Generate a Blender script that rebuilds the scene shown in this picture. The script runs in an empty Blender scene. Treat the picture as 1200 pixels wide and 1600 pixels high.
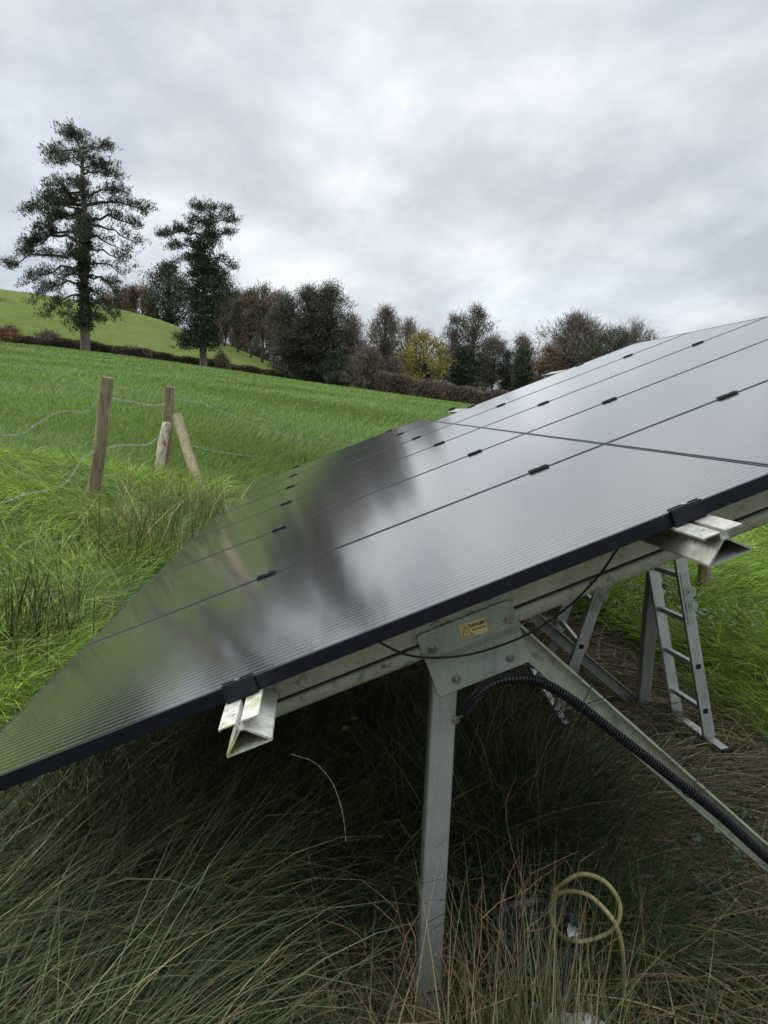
import bpy, math, random
import numpy as np
from mathutils import Vector, Matrix
rng = np.random.default_rng(11)
random.seed(5)
scene = bpy.context.scene
COL = scene.collection

# ------------------------------------------------------------------ camera
CZ = 1.6
F = 1180.0                      # focal length in pixels of a 1200 x 1600 frame
M = np.array([[0.9962052567158032, 0.028665638198731337, 0.08217887610091926],
              [-0.07750250609414111, -0.13747092924104176, 0.9874690401027681],
              [0.03960363669766178, -0.9900909174415444, -0.13472760355651078]])
cam = bpy.data.cameras.new("camera"); camo = bpy.data.objects.new("camera", cam); COL.objects.link(camo)
cam.sensor_fit = 'VERTICAL'; cam.sensor_height = 36.0; cam.lens = 36.0 * F / 1600.0
cam.clip_start = 0.05; cam.clip_end = 4000
mw = Matrix.Identity(4)
for i in range(3):
    mw[i][0] = M[i, 0]; mw[i][1] = -M[i, 1]; mw[i][2] = -M[i, 2]
mw[0][3], mw[1][3], mw[2][3] = 0, 0, CZ
camo.matrix_world = mw
scene.camera = camo

# ------------------------------------------------------------------ world, sun, exposure
scene.view_settings.view_transform = 'Standard'
scene.view_settings.look = 'None'
scene.view_settings.exposure = 0.68
scene.view_settings.gamma = 1.0
SUN_EL, SUN_AZ = math.radians(32), math.radians(-68)     # azimuth from +Y towards +X
world = bpy.data.worlds.new("World"); scene.world = world; world.use_nodes = True
wn = world.node_tree.nodes; wl = world.node_tree.links
for n in list(wn): wn.remove(n)
def W(t, **k):
    n = wn.new(t)
    for a, b in k.items(): setattr(n, a, b)
    return n
def Wm(op, a, b=None, c=None):
    n = W('ShaderNodeMath', operation=op)
    for i, x in enumerate((a, b, c)):
        if x is None: continue
        if isinstance(x, (int, float)): n.inputs[i].default_value = x
        else: wl.new(x, n.inputs[i])
    return n.outputs[0]
out = W('ShaderNodeOutputWorld'); bg = W('ShaderNodeBackground')
sky = W('ShaderNodeTexSky'); sky.sky_type = 'NISHITA'; sky.sun_disc = False
sky.sun_elevation = SUN_EL; sky.sun_rotation = SUN_AZ
tc = W('ShaderNodeTexCoord'); sep = W('ShaderNodeSeparateXYZ'); wl.new(tc.outputs['Generated'], sep.inputs[0])
zc = Wm('MAXIMUM', sep.outputs[2], 0.0)
den = Wm('ADD', zc, 0.22)
cx = Wm('DIVIDE', sep.outputs[0], den); cy = Wm('DIVIDE', sep.outputs[1], den)
comb = W('ShaderNodeCombineXYZ'); wl.new(cx, comb.inputs[0]); wl.new(cy, comb.inputs[1])
def wnoise(scale, detail, rough, dist, off):
    mp = W('ShaderNodeMapping'); mp.inputs['Location'].default_value = off
    mp.inputs['Rotation'].default_value = (0, 0, 0.5)
    mp.inputs['Scale'].default_value = (1.0, 0.72, 1)
    wl.new(comb.outputs[0], mp.inputs[0])
    n = W('ShaderNodeTexNoise'); n.inputs['Scale'].default_value = scale; n.inputs['Detail'].default_value = detail
    n.inputs['Roughness'].default_value = rough; n.inputs['Distortion'].default_value = dist
    wl.new(mp.outputs[0], n.inputs['Vector']); return n.outputs[0]
n1 = wnoise(0.85, 3, 0.5, 0.1, (2.3, 1.1, 0)); n2 = wnoise(2.4, 9, 0.57, 0.12, (5.1, 3.7, 0)); n3 = wnoise(0.9, 3, 0.5, 0.2, (9.3, 0.4, 2))
mixn = Wm('ADD', Wm('MULTIPLY', n1, 0.42), Wm('MULTIPLY', n2, 0.58))
ramp = W('ShaderNodeValToRGB'); cr = ramp.color_ramp
cr.elements[0].position = 0.41; cr.elements[0].color = (0.345, 0.375, 0.402, 1)
cr.elements[1].position = 0.61; cr.elements[1].color = (0.555, 0.578, 0.597, 1)
e = cr.elements.new(0.50); e.color = (0.43, 0.457, 0.48, 1)
wl.new(mixn, ramp.inputs[0])
tint = W('ShaderNodeMixRGB', blend_type='MULTIPLY'); tint.inputs[2].default_value = (0.93, 0.975, 1.03, 1)
tf = W('ShaderNodeMapRange'); tf.inputs[1].default_value = 0.45; tf.inputs[2].default_value = 0.65
wl.new(n3, tf.inputs[0]); wl.new(tf.outputs[0], tint.inputs[0]); wl.new(ramp.outputs[0], tint.inputs[1])
# overcast luminance: brighter towards the zenith
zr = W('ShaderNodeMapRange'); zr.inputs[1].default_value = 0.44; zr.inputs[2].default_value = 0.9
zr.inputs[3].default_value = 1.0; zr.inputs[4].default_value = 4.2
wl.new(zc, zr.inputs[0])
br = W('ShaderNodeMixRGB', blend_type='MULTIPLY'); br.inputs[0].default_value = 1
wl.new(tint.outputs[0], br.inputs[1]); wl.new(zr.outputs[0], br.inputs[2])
ns = W('ShaderNodeMixRGB', blend_type='MULTIPLY'); ns.inputs[0].default_value = 1; ns.inputs[2].default_value = (0.1, 0.1, 0.1, 1)
wl.new(sky.outputs[0], ns.inputs[1])
mx = W('ShaderNodeMixRGB'); mx.inputs[0].default_value = 0.95
wl.new(ns.outputs[0], mx.inputs[1]); # brighter break in the cloud ahead, low over the wood
vd = W('ShaderNodeVectorMath', operation='DOT_PRODUCT'); wl.new(tc.outputs['Generated'], vd.inputs[0]); _d = Vector((-.05, 1, .36)).normalized(); vd.inputs[1].default_value = _d
gm = W('ShaderNodeMapRange', interpolation_type='SMOOTHSTEP'); gm.inputs[1].default_value = .72; gm.inputs[2].default_value = 1.0; gm.inputs[3].default_value = .93; gm.inputs[4].default_value = 1.13
wl.new(vd.outputs['Value'], gm.inputs[0])
b2 = W('ShaderNodeMixRGB', blend_type='MULTIPLY'); b2.inputs[0].default_value = 1
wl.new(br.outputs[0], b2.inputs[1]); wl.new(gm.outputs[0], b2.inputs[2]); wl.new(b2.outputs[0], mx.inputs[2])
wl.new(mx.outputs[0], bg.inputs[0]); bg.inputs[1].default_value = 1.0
wl.new(bg.outputs[0], out.inputs[0])

sun = bpy.data.lights.new("sun", 'SUN'); sun.energy = 1.5; sun.angle = math.radians(22); sun.color = (1.0, 0.95, 0.87)
suno = bpy.data.objects.new("sun", sun); COL.objects.link(suno)
sd = Vector((math.sin(SUN_AZ) * math.cos(SUN_EL), math.cos(SUN_AZ) * math.cos(SUN_EL), math.sin(SUN_EL)))
suno.rotation_euler = sd.to_track_quat('Z', 'Y').to_euler(); suno.location = (0, 0, 30)

# ------------------------------------------------------------------ helpers
def ray(x, y): return M @ np.array([(x - 600) / F, (y - 800) / F, 1.0])
def atY(x, y, Y):
    d = ray(x, y); return np.array([0, 0, CZ]) + d * (Y / d[1])
def pxm(Y): return F / Y       # pixels per metre

def tag(o, label=None, cat=None, group=None, kind=None):
    if label: o['label'] = label
    if cat: o['category'] = cat
    if group: o['group'] = group
    if kind: o['kind'] = kind
    return o
def empty(name, loc=(0, 0, 0)):
    o = bpy.data.objects.new(name, None); COL.objects.link(o); o.location = loc; o.empty_display_size = .1
    return o
def mesh_obj(name, verts, faces, mats, parent=None, smooth=False, col=None, fmat=None, loc=None):
    """verts in WORLD space (or local to loc); parent's location is subtracted."""
    verts = np.asarray(verts, dtype=np.float32).reshape(-1, 3)
    me = bpy.data.meshes.new(name)
    off = np.zeros(3, dtype=np.float32)
    if parent is not None:
        p = parent
        while p is not None:
            off += np.array(p.location, dtype=np.float32); p = p.parent
    elif loc is not None: off = np.array(loc, dtype=np.float32)
    v = verts - off
    if isinstance(faces, np.ndarray):
        k = faces.shape[1]; nf = len(faces)
        me.vertices.add(len(v)); me.vertices.foreach_set('co', v.ravel())
        me.loops.add(nf * k); me.loops.foreach_set('vertex_index', faces.ravel().astype(np.int32))
        me.polygons.add(nf); me.polygons.foreach_set('loop_start', np.arange(0, nf * k, k, dtype=np.int32))
        me.update(calc_edges=True)
    else:
        me.from_pydata(v.tolist(), [], [list(map(int, f)) for f in faces]); me.update()
    if col is not None:
        a = me.color_attributes.new('Col', 'FLOAT_COLOR', 'POINT')
        c = np.ones((len(v), 4), dtype=np.float32); c[:, :3] = col
        a.data.foreach_set('color', c.ravel())
    for m in (mats if isinstance(mats, (list, tuple)) else [mats]): me.materials.append(m)
    if fmat is not None: me.polygons.foreach_set('material_index', np.asarray(fmat, dtype=np.int32))
    me.polygons.foreach_set('use_smooth', np.full(len(me.polygons), bool(smooth)))
    o = bpy.data.objects.new(name, me); COL.objects.link(o)
    if parent is not None: o.parent = parent
    elif loc is not None: o.location = loc
    return o

class MB:
    def __init__(s): s.v = []; s.f = []; s.n = 0
    def add(s, V, Fc):
        V = [tuple(map(float, p)) for p in V]
        s.v += V; s.f += [[i + s.n for i in f] for f in Fc]; s.n += len(V)
    def box(s, c, ax, ay, az, hx, hy, hz, bev=0.0):
        c = np.array(c, float); A = [np.array(a, float) for a in (ax, ay, az)]
        if bev <= 0:
            V = [c + A[0] * i * hx + A[1] * j * hy + A[2] * k * hz for i in (-1, 1) for j in (-1, 1) for k in (-1, 1)]
            s.add(V, [[0, 1, 3, 2], [4, 6, 7, 5], [0, 4, 5, 1], [2, 3, 7, 6], [0, 2, 6, 4], [1, 5, 7, 3]])
        else:
            P = []; idx = {}
            H = (hx, hy, hz)
            for i in (-1, 1):
                for j in (-1, 1):
                    for k in (-1, 1):
                        for a in range(3):
                            q = [i * (hx - bev), j * (hy - bev), k * (hz - bev)]
                            q[a] = (i, j, k)[a] * H[a]
                            idx[(i, j, k, a)] = len(P); P.append(c + A[0] * q[0] + A[1] * q[1] + A[2] * q[2])
            Fc = []
            for a in range(3):
                b, d = [q for q in range(3) if q != a]
                for sgn in (-1, 1):
                    lst = []
                    for sb, sdd in ((-1, -1), (1, -1), (1, 1), (-1, 1)):
                        k = [0, 0, 0]; k[a] = sgn; k[b] = sb; k[d] = sdd; lst.append(idx[(*k, a)])
                    Fc.append(lst)
            for a in range(3):           # edge bevels along axis a
                b, d = [q for q in range(3) if q != a]
                for sb in (-1, 1):
                    for sdd in (-1, 1):
                        k0 = [0, 0, 0]; k1 = [0, 0, 0]
                        k0[b] = k1[b] = sb; k0[d] = k1[d] = sdd; k0[a] = -1; k1[a] = 1
                        Fc.append([idx[(*k0, b)], idx[(*k0, d)], idx[(*k1, d)], idx[(*k1, b)]])
            for i in (-1, 1):
                for j in (-1, 1):
                    for k in (-1, 1): Fc.append([idx[(i, j, k, 0)], idx[(i, j, k, 1)], idx[(i, j, k, 2)]])
            s.add(P, Fc)
    def prism(s, poly, o, ex, ey, d0, d1):
        """poly: (x,y) list in plane (o; ex, ey), extruded from vector d0 to d1"""
        o = np.array(o, float); ex = np.array(ex, float); ey = np.array(ey, float); d0 = np.array(d0, float); d1 = np.array(d1, float)
        n = len(poly)
        V = [o + ex * a + ey * b + d0 for a, b in poly] + [o + ex * a + ey * b + d1 for a, b in poly]
        Fc = [[i, (i + 1) % n, (i + 1) % n + n, i + n] for i in range(n)] + [list(range(n))[::-1], [i + n for i in range(n)]]
        s.add(V, Fc)
    def tube(s, P, r, seg=8, cap=True):
        P = np.array(P, float); n = len(P)
        r = np.full(n, r) if np.isscalar(r) else np.array(r, float)
        T = np.gradient(P, axis=0); T /= np.linalg.norm(T, axis=1)[:, None] + 1e-12
        ref = np.array([0, 0, 1.]) if abs(T[0][2]) < .9 else np.array([1., 0, 0])
        N = np.cross(T[0], ref); N /= np.linalg.norm(N)
        V = []
        for i in range(n):
            N = N - T[i] * (N @ T[i]); N /= np.linalg.norm(N) + 1e-12
            B = np.cross(T[i], N)
            for k in range(seg):
                a = 2 * math.pi * k / seg
                V.append(P[i] + (N * math.cos(a) + B * math.sin(a)) * r[i])
        Fc = [[i * seg + k, i * seg + (k + 1) % seg, (i + 1) * seg + (k + 1) % seg, (i + 1) * seg + k] for i in range(n - 1) for k in range(seg)]
        if cap: Fc += [list(range(seg))[::-1], [(n - 1) * seg + k for k in range(seg)]]
        s.add(V, Fc)
    def build(s, name, mat, parent=None, smooth=False, loc=None):
        o = mesh_obj(name, s.v, s.f, mat, parent, smooth, loc=loc)
        o.data.validate()
        import bmesh
        b = bmesh.new(); b.from_mesh(o.data); bmesh.ops.recalc_face_normals(b, faces=b.faces); b.to_mesh(o.data); b.free()
        if smooth:
            o.data.set_sharp_from_angle(angle=math.radians(38))
        return o

def spline(pts, n):
    """Catmull-Rom through pts"""
    P = np.array(pts, float); P = np.vstack([2 * P[0] - P[1], P, 2 * P[-1] - P[-2]])
    m = len(P) - 3; outp = []
    for i in range(n):
        t = i / (n - 1) * m; k = min(int(t), m - 1); u = t - k
        a, b, c, d = P[k:k + 4]
        outp.append(.5 * ((2 * b) + (-a + c) * u + (2 * a - 5 * b + 4 * c - d) * u * u + (-a + 3 * b - 3 * c + d) * u ** 3))
    return np.array(outp)

# ------------------------------------------------------------------ materials
class Mat:
    def __init__(s, name, rough=.5, metal=0, spec=None):
        s.m = bpy.data.materials.new(name); s.m.use_nodes = True
        s.nt = s.m.node_tree; s.n = s.nt.nodes; s.l = s.nt.links
        s.b = s.n['Principled BSDF']; s.b.inputs['Roughness'].default_value = rough; s.b.inputs['Metallic'].default_value = metal
        if spec is not None: s.b.inputs['Specular IOR Level'].default_value = spec
        s._tc = None
    def node(s, t, ins=None, **k):
        n = s.n.new(t)
        for a, b in k.items(): setattr(n, a, b)
        for a, b in (ins or {}).items():
            if hasattr(b, 'is_linked') or isinstance(b, bpy.types.NodeSocket): s.l.new(b, n.inputs[a])
            else: n.inputs[a].default_value = b
        return n
    def obj(s):
        if s._tc is None: s._tc = s.node('ShaderNodeTexCoord')
        return s._tc.outputs['Object']
    def mapping(s, scale=(1, 1, 1), rot=(0, 0, 0), loc=(0, 0, 0), vec=None):
        n = s.node('ShaderNodeMapping', {'Scale': scale, 'Rotation': rot, 'Location': loc})
        s.l.new(vec or s.obj(), n.inputs['Vector']); return n.outputs[0]
    def noise(s, scale, detail=4, rough=.55, vec=None, dist=0):
        n = s.node('ShaderNodeTexNoise', {'Scale': scale, 'Detail': detail, 'Roughness': rough, 'Distortion': dist})
        s.l.new(vec or s.obj(), n.inputs['Vector']); return n.outputs[0]
    def ramp(s, fac, stops):
        n = s.node('ShaderNodeValToRGB'); s.l.new(fac, n.inputs[0]); c = n.color_ramp
        while len(c.elements) < len(stops): c.elements.new(.5)
        for e, (p, q) in zip(c.elements, stops):
            e.position = p; e.color = (*(q if not np.isscalar(q) else (q,) * 3), 1)
        return n.outputs[0]
    def mix(s, fac, a, b, mode='MIX'):
        n = s.node('ShaderNodeMixRGB', blend_type=mode)
        for i, x in enumerate((fac, a, b)):
            if isinstance(x, bpy.types.NodeSocket): s.l.new(x, n.inputs[i])
            elif i == 0: n.inputs[0].default_value = x
            else: n.inputs[i].default_value = (*x, 1) if not np.isscalar(x) else (x, x, x, 1)
        return n.outputs[0]
    def math(s, op, *a):
        n = s.node('ShaderNodeMath', operation=op)
        for i, x in enumerate(a):
            if isinstance(x, bpy.types.NodeSocket): s.l.new(x, n.inputs[i])
            else: n.inputs[i].default_value = x
        return n.outputs[0]
    def base(s, x):
        if isinstance(x, bpy.types.NodeSocket): s.l.new(x, s.b.inputs['Base Color'])
        else: s.b.inputs['Base Color'].default_value = (*x, 1)
        return s
    def rough(s, x): s.l.new(x, s.b.inputs['Roughness']); return s
    def bump(s, h, strength=.3, dist=.01):
        n = s.node('ShaderNodeBump', {'Strength': strength, 'Distance': dist}); s.l.new(h, n.inputs['Height'])
        s.l.new(n.outputs[0], s.b.inputs['Normal']); return s

def foliage_mat(name, trans=.25, rough=.55, spec=.3, tint=(1, 1, 1)):
    m = Mat(name, rough, 0, spec)
    at = m.node('ShaderNodeAttribute', attribute_name='Col')
    c = at.outputs['Color']
    if tint != (1, 1, 1): c = m.mix(1, c, tint, 'MULTIPLY')
    m.base(c)
    if trans > 0:
        t = m.node('ShaderNodeBsdfTranslucent'); m.l.new(c, t.inputs[0])
        mxs = m.node('ShaderNodeMixShader'); mxs.inputs[0].default_value = trans
        m.l.new(m.b.outputs[0], mxs.inputs[1]); m.l.new(t.outputs[0], mxs.inputs[2])
        m.l.new(mxs.outputs[0], m.n['Material Output'].inputs[0])
    return m.m
MGRASS = foliage_mat('grass_blades', .38, .55, .25)
MRUSH = foliage_mat('rush_stems', .08, .5, .22)
MLEAF = foliage_mat('tree_leaves', .2, .6, .2)
MNEEDLE = foliage_mat('pine_needles', .08, .6, .2)

def bark(name, a, b, sc=6):
    m = Mat(name, .9, 0, .2); n = m.noise(sc, 6, .6, m.mapping((1, 1, .35)))
    m.base(m.ramp(n, [(.35, a), (.65, b)])).bump(n, .6, .05); return m.m
MBARK = bark('bark_dark', (.035, .03, .025), (.09, .08, .065))
MPBARK = bark('bark_pine', (.09, .065, .05), (.19, .15, .12))
MTWIG = bark('twigs', (.10, .08, .065), (.19, .16, .13), 3)

def wood_mat():
    m = Mat('weathered_post_wood', .85, 0, .2)
    v = m.mapping((14, 14, 1.1)); n = m.noise(3.2, 8, .62, v, .6); n2 = m.noise(5, 4, .5); n3 = m.noise(40, 3, .6, m.mapping((1, 1, .12)))
    c = m.ramp(n, [(.3, (.10, .075, .045)), (.5, (.22, .17, .105)), (.72, (.33, .27, .18))])
    c = m.mix(m.ramp(n2, [(.5, 0), (.68, .6)]), c, (.12, .13, .055))
    c = m.mix(m.ramp(n3, [(.60, 0), (.66, .75)]), c, (.05, .035, .025))
    m.base(c).bump(m.math('ADD', n, n3), .6, .006); return m.m
MWOOD = wood_mat()
def wood_pale():
    m = Mat('pale_stripped_wood', .85, 0, .2)
    n = m.noise(3, 8, .65, m.mapping((9, 9, 1.4)), .8); n2 = m.noise(7, 5, .6)
    c = m.ramp(n, [(.35, (.12, .085, .055)), (.48, (.36, .31, .23)), (.7, (.52, .47, .37))])
    c = m.mix(m.ramp(n2, [(.52, 0), (.62, .8)]), c, (.13, .13, .06)); m.base(c).bump(n, .7, .008); return m.m
MWOODP = wood_pale()

def alu_mat(name, base=(.36, .39, .33), lichen=.5, metal=.35, rough=.5):
    m = Mat(name, rough, metal, .5)
    n = m.noise(26, 8, .7); n2 = m.noise(7, 5, .6); n3 = m.noise(160, 4, .6)
    c = m.mix(m.ramp(n2, [(.35, 0), (.7, .55)]), base, tuple(x * .72 for x in base))
    c = m.mix(m.ramp(n3, [(.5, 0), (.75, .25)]), c, (.55, .56, .5))
    if lichen > 0:
        msk = m.math('MULTIPLY', m.ramp(n, [(.54, 0), (.62, 1)]), m.ramp(n2, [(.5 - .14 * lichen, 0), (.62, 1)]))
        c = m.mix(m.math('MULTIPLY', msk, min(1, lichen * 1.3)), c, (.075, .08, .04))
    dr = m.noise(38, 4, .6, m.mapping((1, 1, .07))); c = m.mix(m.ramp(dr, [(.5, 0), (.7, .45)]), c, tuple(x * .5 for x in base))
    vo = m.node('ShaderNodeTexVoronoi', {'Scale': 75.0, 'Randomness': 1.0}); m.l.new(m.obj(), vo.inputs['Vector']); c = m.mix(m.math('MULTIPLY', m.ramp(vo.outputs['Distance'], [(.10, .8), (.2, 0)]), m.ramp(n2, [(.45, 0), (.6, 1)])), c, (.62, .63, .56))
    rs = m.noise(9, 6, .75, m.mapping((1, 1, .3), loc=(4, 2, 7))); c = m.mix(m.ramp(rs, [(.64, 0), (.72, .6)]), c, (.16, .09, .045))
    m.base(c); m.rough(m.ramp(n, [(.3, rough - .12), (.7, rough + .2)])).bump(n, .12, .002); return m.m
MBEAM = alu_mat('algae_stained_aluminium_beam', (.40, .42, .31), .9, .15, .55)
MPOST = alu_mat('dull_galvanised_post', (.34, .355, .32), .12, .35, .48)
MPLATE = alu_mat('grey_green_bracket_metal', (.36, .41, .35), .10, .3, .45)
def rail_mat(nm, ly):
    m = Mat(nm, .5, .15, .5)
    n = m.noise(30, 8, .7); n2 = m.noise(12, 6, .65); n4 = m.noise(45, 6, .7, m.mapping((1, 1, 1), loc=(3, 1, 2)))
    c = m.ramp(n, [(.35, (.34, .34, .29)), (.6, (.62, .61, .54))])
    c = m.mix(m.ramp(n2, [(.5, 0), (.64, ly)]), c, (.26, .27, .06))
    c = m.mix(m.ramp(n4, [(.60, 0), (.68, .9)]), c, (.09, .08, .055))
    if ly < .5: c = m.mix(1, c, (.62, .63, .62), 'MULTIPLY')
    m.base(c).bump(n, .25, .002); return m.m
MRAIL = rail_mat('lichened_rail', .85); MRAIL2 = rail_mat('clean_grey_rail', .08)
def ladder_mat():
    m = Mat('ladder_aluminium', .42, .55, .5); n = m.noise(24, 5, .6, m.mapping((1, 1, .15))); n2 = m.noise(5, 4)
    c = m.ramp(n, [(.3, (.46, .47, .47)), (.7, (.66, .67, .66))]); c = m.mix(m.ramp(n2, [(.5, 0), (.7, .5)]), c, (.25, .24, .22))
    m.base(c); m.bump(n, .1, .001); return m.m
MLAD = ladder_mat()
def simple(name, c, rough=.5, metal=0, spec=.5, var=.25, sc=30):
    m = Mat(name, rough, metal, spec); n = m.noise(sc, 5, .6)
    m.base(m.ramp(n, [(.3, tuple(x * (1 - var) for x in c)), (.7, tuple(min(1, x * (1 + var)) for x in c))])); m.bump(n, .08, .001); return m.m
MBOLT = simple('stainless_bolt', (.34, .34, .32), .28, .9, .5, .3, 90)
MBLACK = simple('black_anodised_frame', (.006, .008, .014), .38, 0, .28, .3, 20)
MBLK2 = simple('black_plastic', (.012, .012, .014), .35, 0, .5, .3, 60)
MHINGE = simple('zinc_hinge', (.40, .46, .42), .35, .6, .5, .2, 60)
MRUBB = simple('black_hole_rubber', (.006, .006, .006), .8)
MWIRE = simple('galvanised_wire', (.26, .28, .27), .5, .4, .5, .3, 40)
MHOSE = simple('yellowed_hose', (.27, .225, .10), .5, 0, .4, .4, 30)
MBAG = simple('dark_navy_plastic', (.018, .026, .045), .34, 0, .5, .5, 9)
MLABEL = simple('sticker_yellow', (.62, .47, .22), .5, 0, .4, .15, 60)
MINK = simple('sticker_black_ink', (.012, .012, .01), .6, 0, .3)
MSTONE = simple('pale_stone', (.33, .33, .28), .9, 0, .2, .4, 14)

def glass_mat():
    m = Mat('solar_glass', .13, 0, .5)
    m.b.inputs['IOR'].default_value = 2.0; m.b.inputs['Coat Weight'].default_value = .7; m.b.inputs['Coat Roughness'].default_value = .10; m.b.inputs['Coat IOR'].default_value = 1.5
    v = m.obj()
    sp = m.node('ShaderNodeSeparateXYZ'); m.l.new(v, sp.inputs[0])      # local x = up the slope, y = across
    X, Y = sp.outputs[0], sp.outputs[1]
    def line(c, pitch, width):
        fr = m.math('FRACT', m.math('MULTIPLY', c, 1 / pitch)); d = m.math('ABSOLUTE', m.math('SUBTRACT', fr, .5))
        n = m.node('ShaderNodeMapRange', {1: .5 - width / pitch, 2: .5 - width / pitch * .4, 3: 0, 4: 1}); m.l.new(d, n.inputs[0]); return n.outputs[0]
    wires = line(Y, .0275, .0085); cells_y = line(Y, .182, .002); cells_x = line(X, .0915, .0018); dash = line(X, .0183, .006)
    big = m.noise(2.2, 4, .6, m.mapping((1, 1, 1)))
    c = m.mix(m.math('MULTIPLY', wires, .17), (.008, .008, .009), (.34, .33, .32))
    c = m.mix(m.math('MULTIPLY', m.math('MULTIPLY', wires, dash), .05), c, (.2, .2, .21))
    c = m.mix(m.math('MAXIMUM', cells_y, cells_x), c, (.004, .004, .005))
    sm = m.noise(5, 6, .7, m.mapping((.9, 3.5, 1), rot=(0, 0, .5)), .8)
    smear = m.ramp(sm, [(.60, 0), (.72, .16)])
    c = m.mix(smear, c, (.22, .22, .21))
    vo = m.node('ShaderNodeTexVoronoi', {'Scale': 26.0}); m.l.new(m.obj(), vo.inputs['Vector']); sp2 = m.ramp(vo.outputs['Distance'], [(.03, .8), (.06, 0)])
    c = m.mix(m.math('MULTIPLY', sp2, m.ramp(m.noise(3, 2), [(.5, 0), (.6, 1)])), c, (.5, .5, .47))
    m.base(c)
    fine = m.noise(420, 2, .5)
    r = m.math('ADD', m.math('MULTIPLY', big, .06), m.math('ADD', m.math('MULTIPLY', smear, .5), .115)); m.rough(r)
    wob = m.noise(7, 2, .5)
    h = m.math('ADD', m.math('MULTIPLY', wires, .015), m.math('ADD', m.math('MULTIPLY', fine, .10), m.math('MULTIPLY', wob, 1.2)))
    m.bump(h, .35, .0006); return m.m
MGLASS = glass_mat()

# ------------------------------------------------------------------ terrain
CT = [(0.3, 1.8, -.10), (0, 0, -.12), (-1.2, .5, -.02), (2, 0, -.12), (1.8, 3.9, -.02), (1.2, 2.8, 0), (3, 6, .10), (5, 9, .12), (7, 4, -.1),
      (-1.35, 3.1, .17), (-1.75, 4.1, .31), (-1.95, 6.5, .61), (-3.2, 6.5, .68), (-1.93, 9.47, .74), (-1.3, 8.28, .60), (-.86, 8.4, .50), (-.86, 5, .30), (.3, 4, .10), (.3, 6, .24), (.3, 8.4, .42),
      (1.8, 6, .12), (1.8, 8.4, .24), (-3, 2.5, .2), (-6, 3, .4), (-10, 10, 1.3), (8, 12, .3), (-4, 18, 1.55), (0, 20, 1.5), (5, 20, 1.1), (12, 22, .6), (-14, 25, 2.6), (-7, 40, 3.1), (0, 45, 2.8), (10, 45, 1.9)]
CT = [tuple(c) for c in CT]
for (px, py, Y) in ((-250, 520, 70), (0, 537, 68), (133, 549, 68), (318, 577, 80), (430, 592, 84), (600, 612, 82), (700, 630, 74), (860, 648, 74), (1100, 656, 82)):
    CT.append(tuple(atY(px, py, Y)))
CT += [(-60, 120, 9), (-25, 120, 6.5), (10, 120, 4.5), (60, 120, 2), (60, 60, 1), (-60, 60, 8), (-60, 10, 4), (50, 10, -2), (0, -20, -.5), (-30, -20, 1), (30, -20, -1)]
CT = np.array(CT)
def _tps_fit(P, lam=.02):
    n = len(P); d = np.linalg.norm(P[:, None, :2] - P[None, :, :2], axis=2)
    K = np.where(d > 0, d * d * np.log(np.maximum(d, 1e-9)), 0) + np.eye(n) * lam
    A = np.hstack([np.ones((n, 1)), P[:, :2]])
    L = np.block([[K, A], [A.T, np.zeros((3, 3))]])
    return np.linalg.solve(L, np.concatenate([P[:, 2], np.zeros(3)]))
_w = _tps_fit(CT)
def gz(x, y):
    x = np.asarray(x, float); y = np.asarray(y, float); sh = x.shape; x = x.ravel(); y = y.ravel(); o = np.empty(len(x))
    for i in range(0, len(x), 20000):
        a, b = np.clip(x[i:i + 20000], -90, 90), np.clip(y[i:i + 20000], -30, 130)
        d2 = (a[:, None] - CT[None, :, 0]) ** 2 + (b[:, None] - CT[None, :, 1]) ** 2
        o[i:i + 20000] = (.5 * d2 * np.log(np.maximum(d2, 1e-12))) @ _w[:-3] + _w[-3] + _w[-2] * a + _w[-1] * b
    return o.reshape(sh)
def gz1(x, y): return float(gz(np.array([x]), np.array([y]))[0])
def grid_mesh(xs, ys, zf):
    X, Y = np.meshgrid(xs, ys); Z = zf(X, Y); nx, ny = len(xs), len(ys)
    V = np.stack([X, Y, Z], -1).reshape(-1, 3)
    i, j = np.meshgrid(np.arange(nx - 1), np.arange(ny - 1)); a = (j * nx + i).ravel()
    return V, np.stack([a, a + 1, a + nx + 1, a + nx], 1)
def axis_pts(lo, mid0, mid1, hi, step):
    m = list(np.arange(mid0, mid1 + 1e-6, step)); a = []; s = step; x = mid0
    while x > lo: s *= 1.12; x -= s; a.append(x)
    b = []; s = step; x = mid1
    while x < hi: s *= 1.12; x += s; b.append(x)
    return np.array(a[::-1] + m + b)
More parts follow.
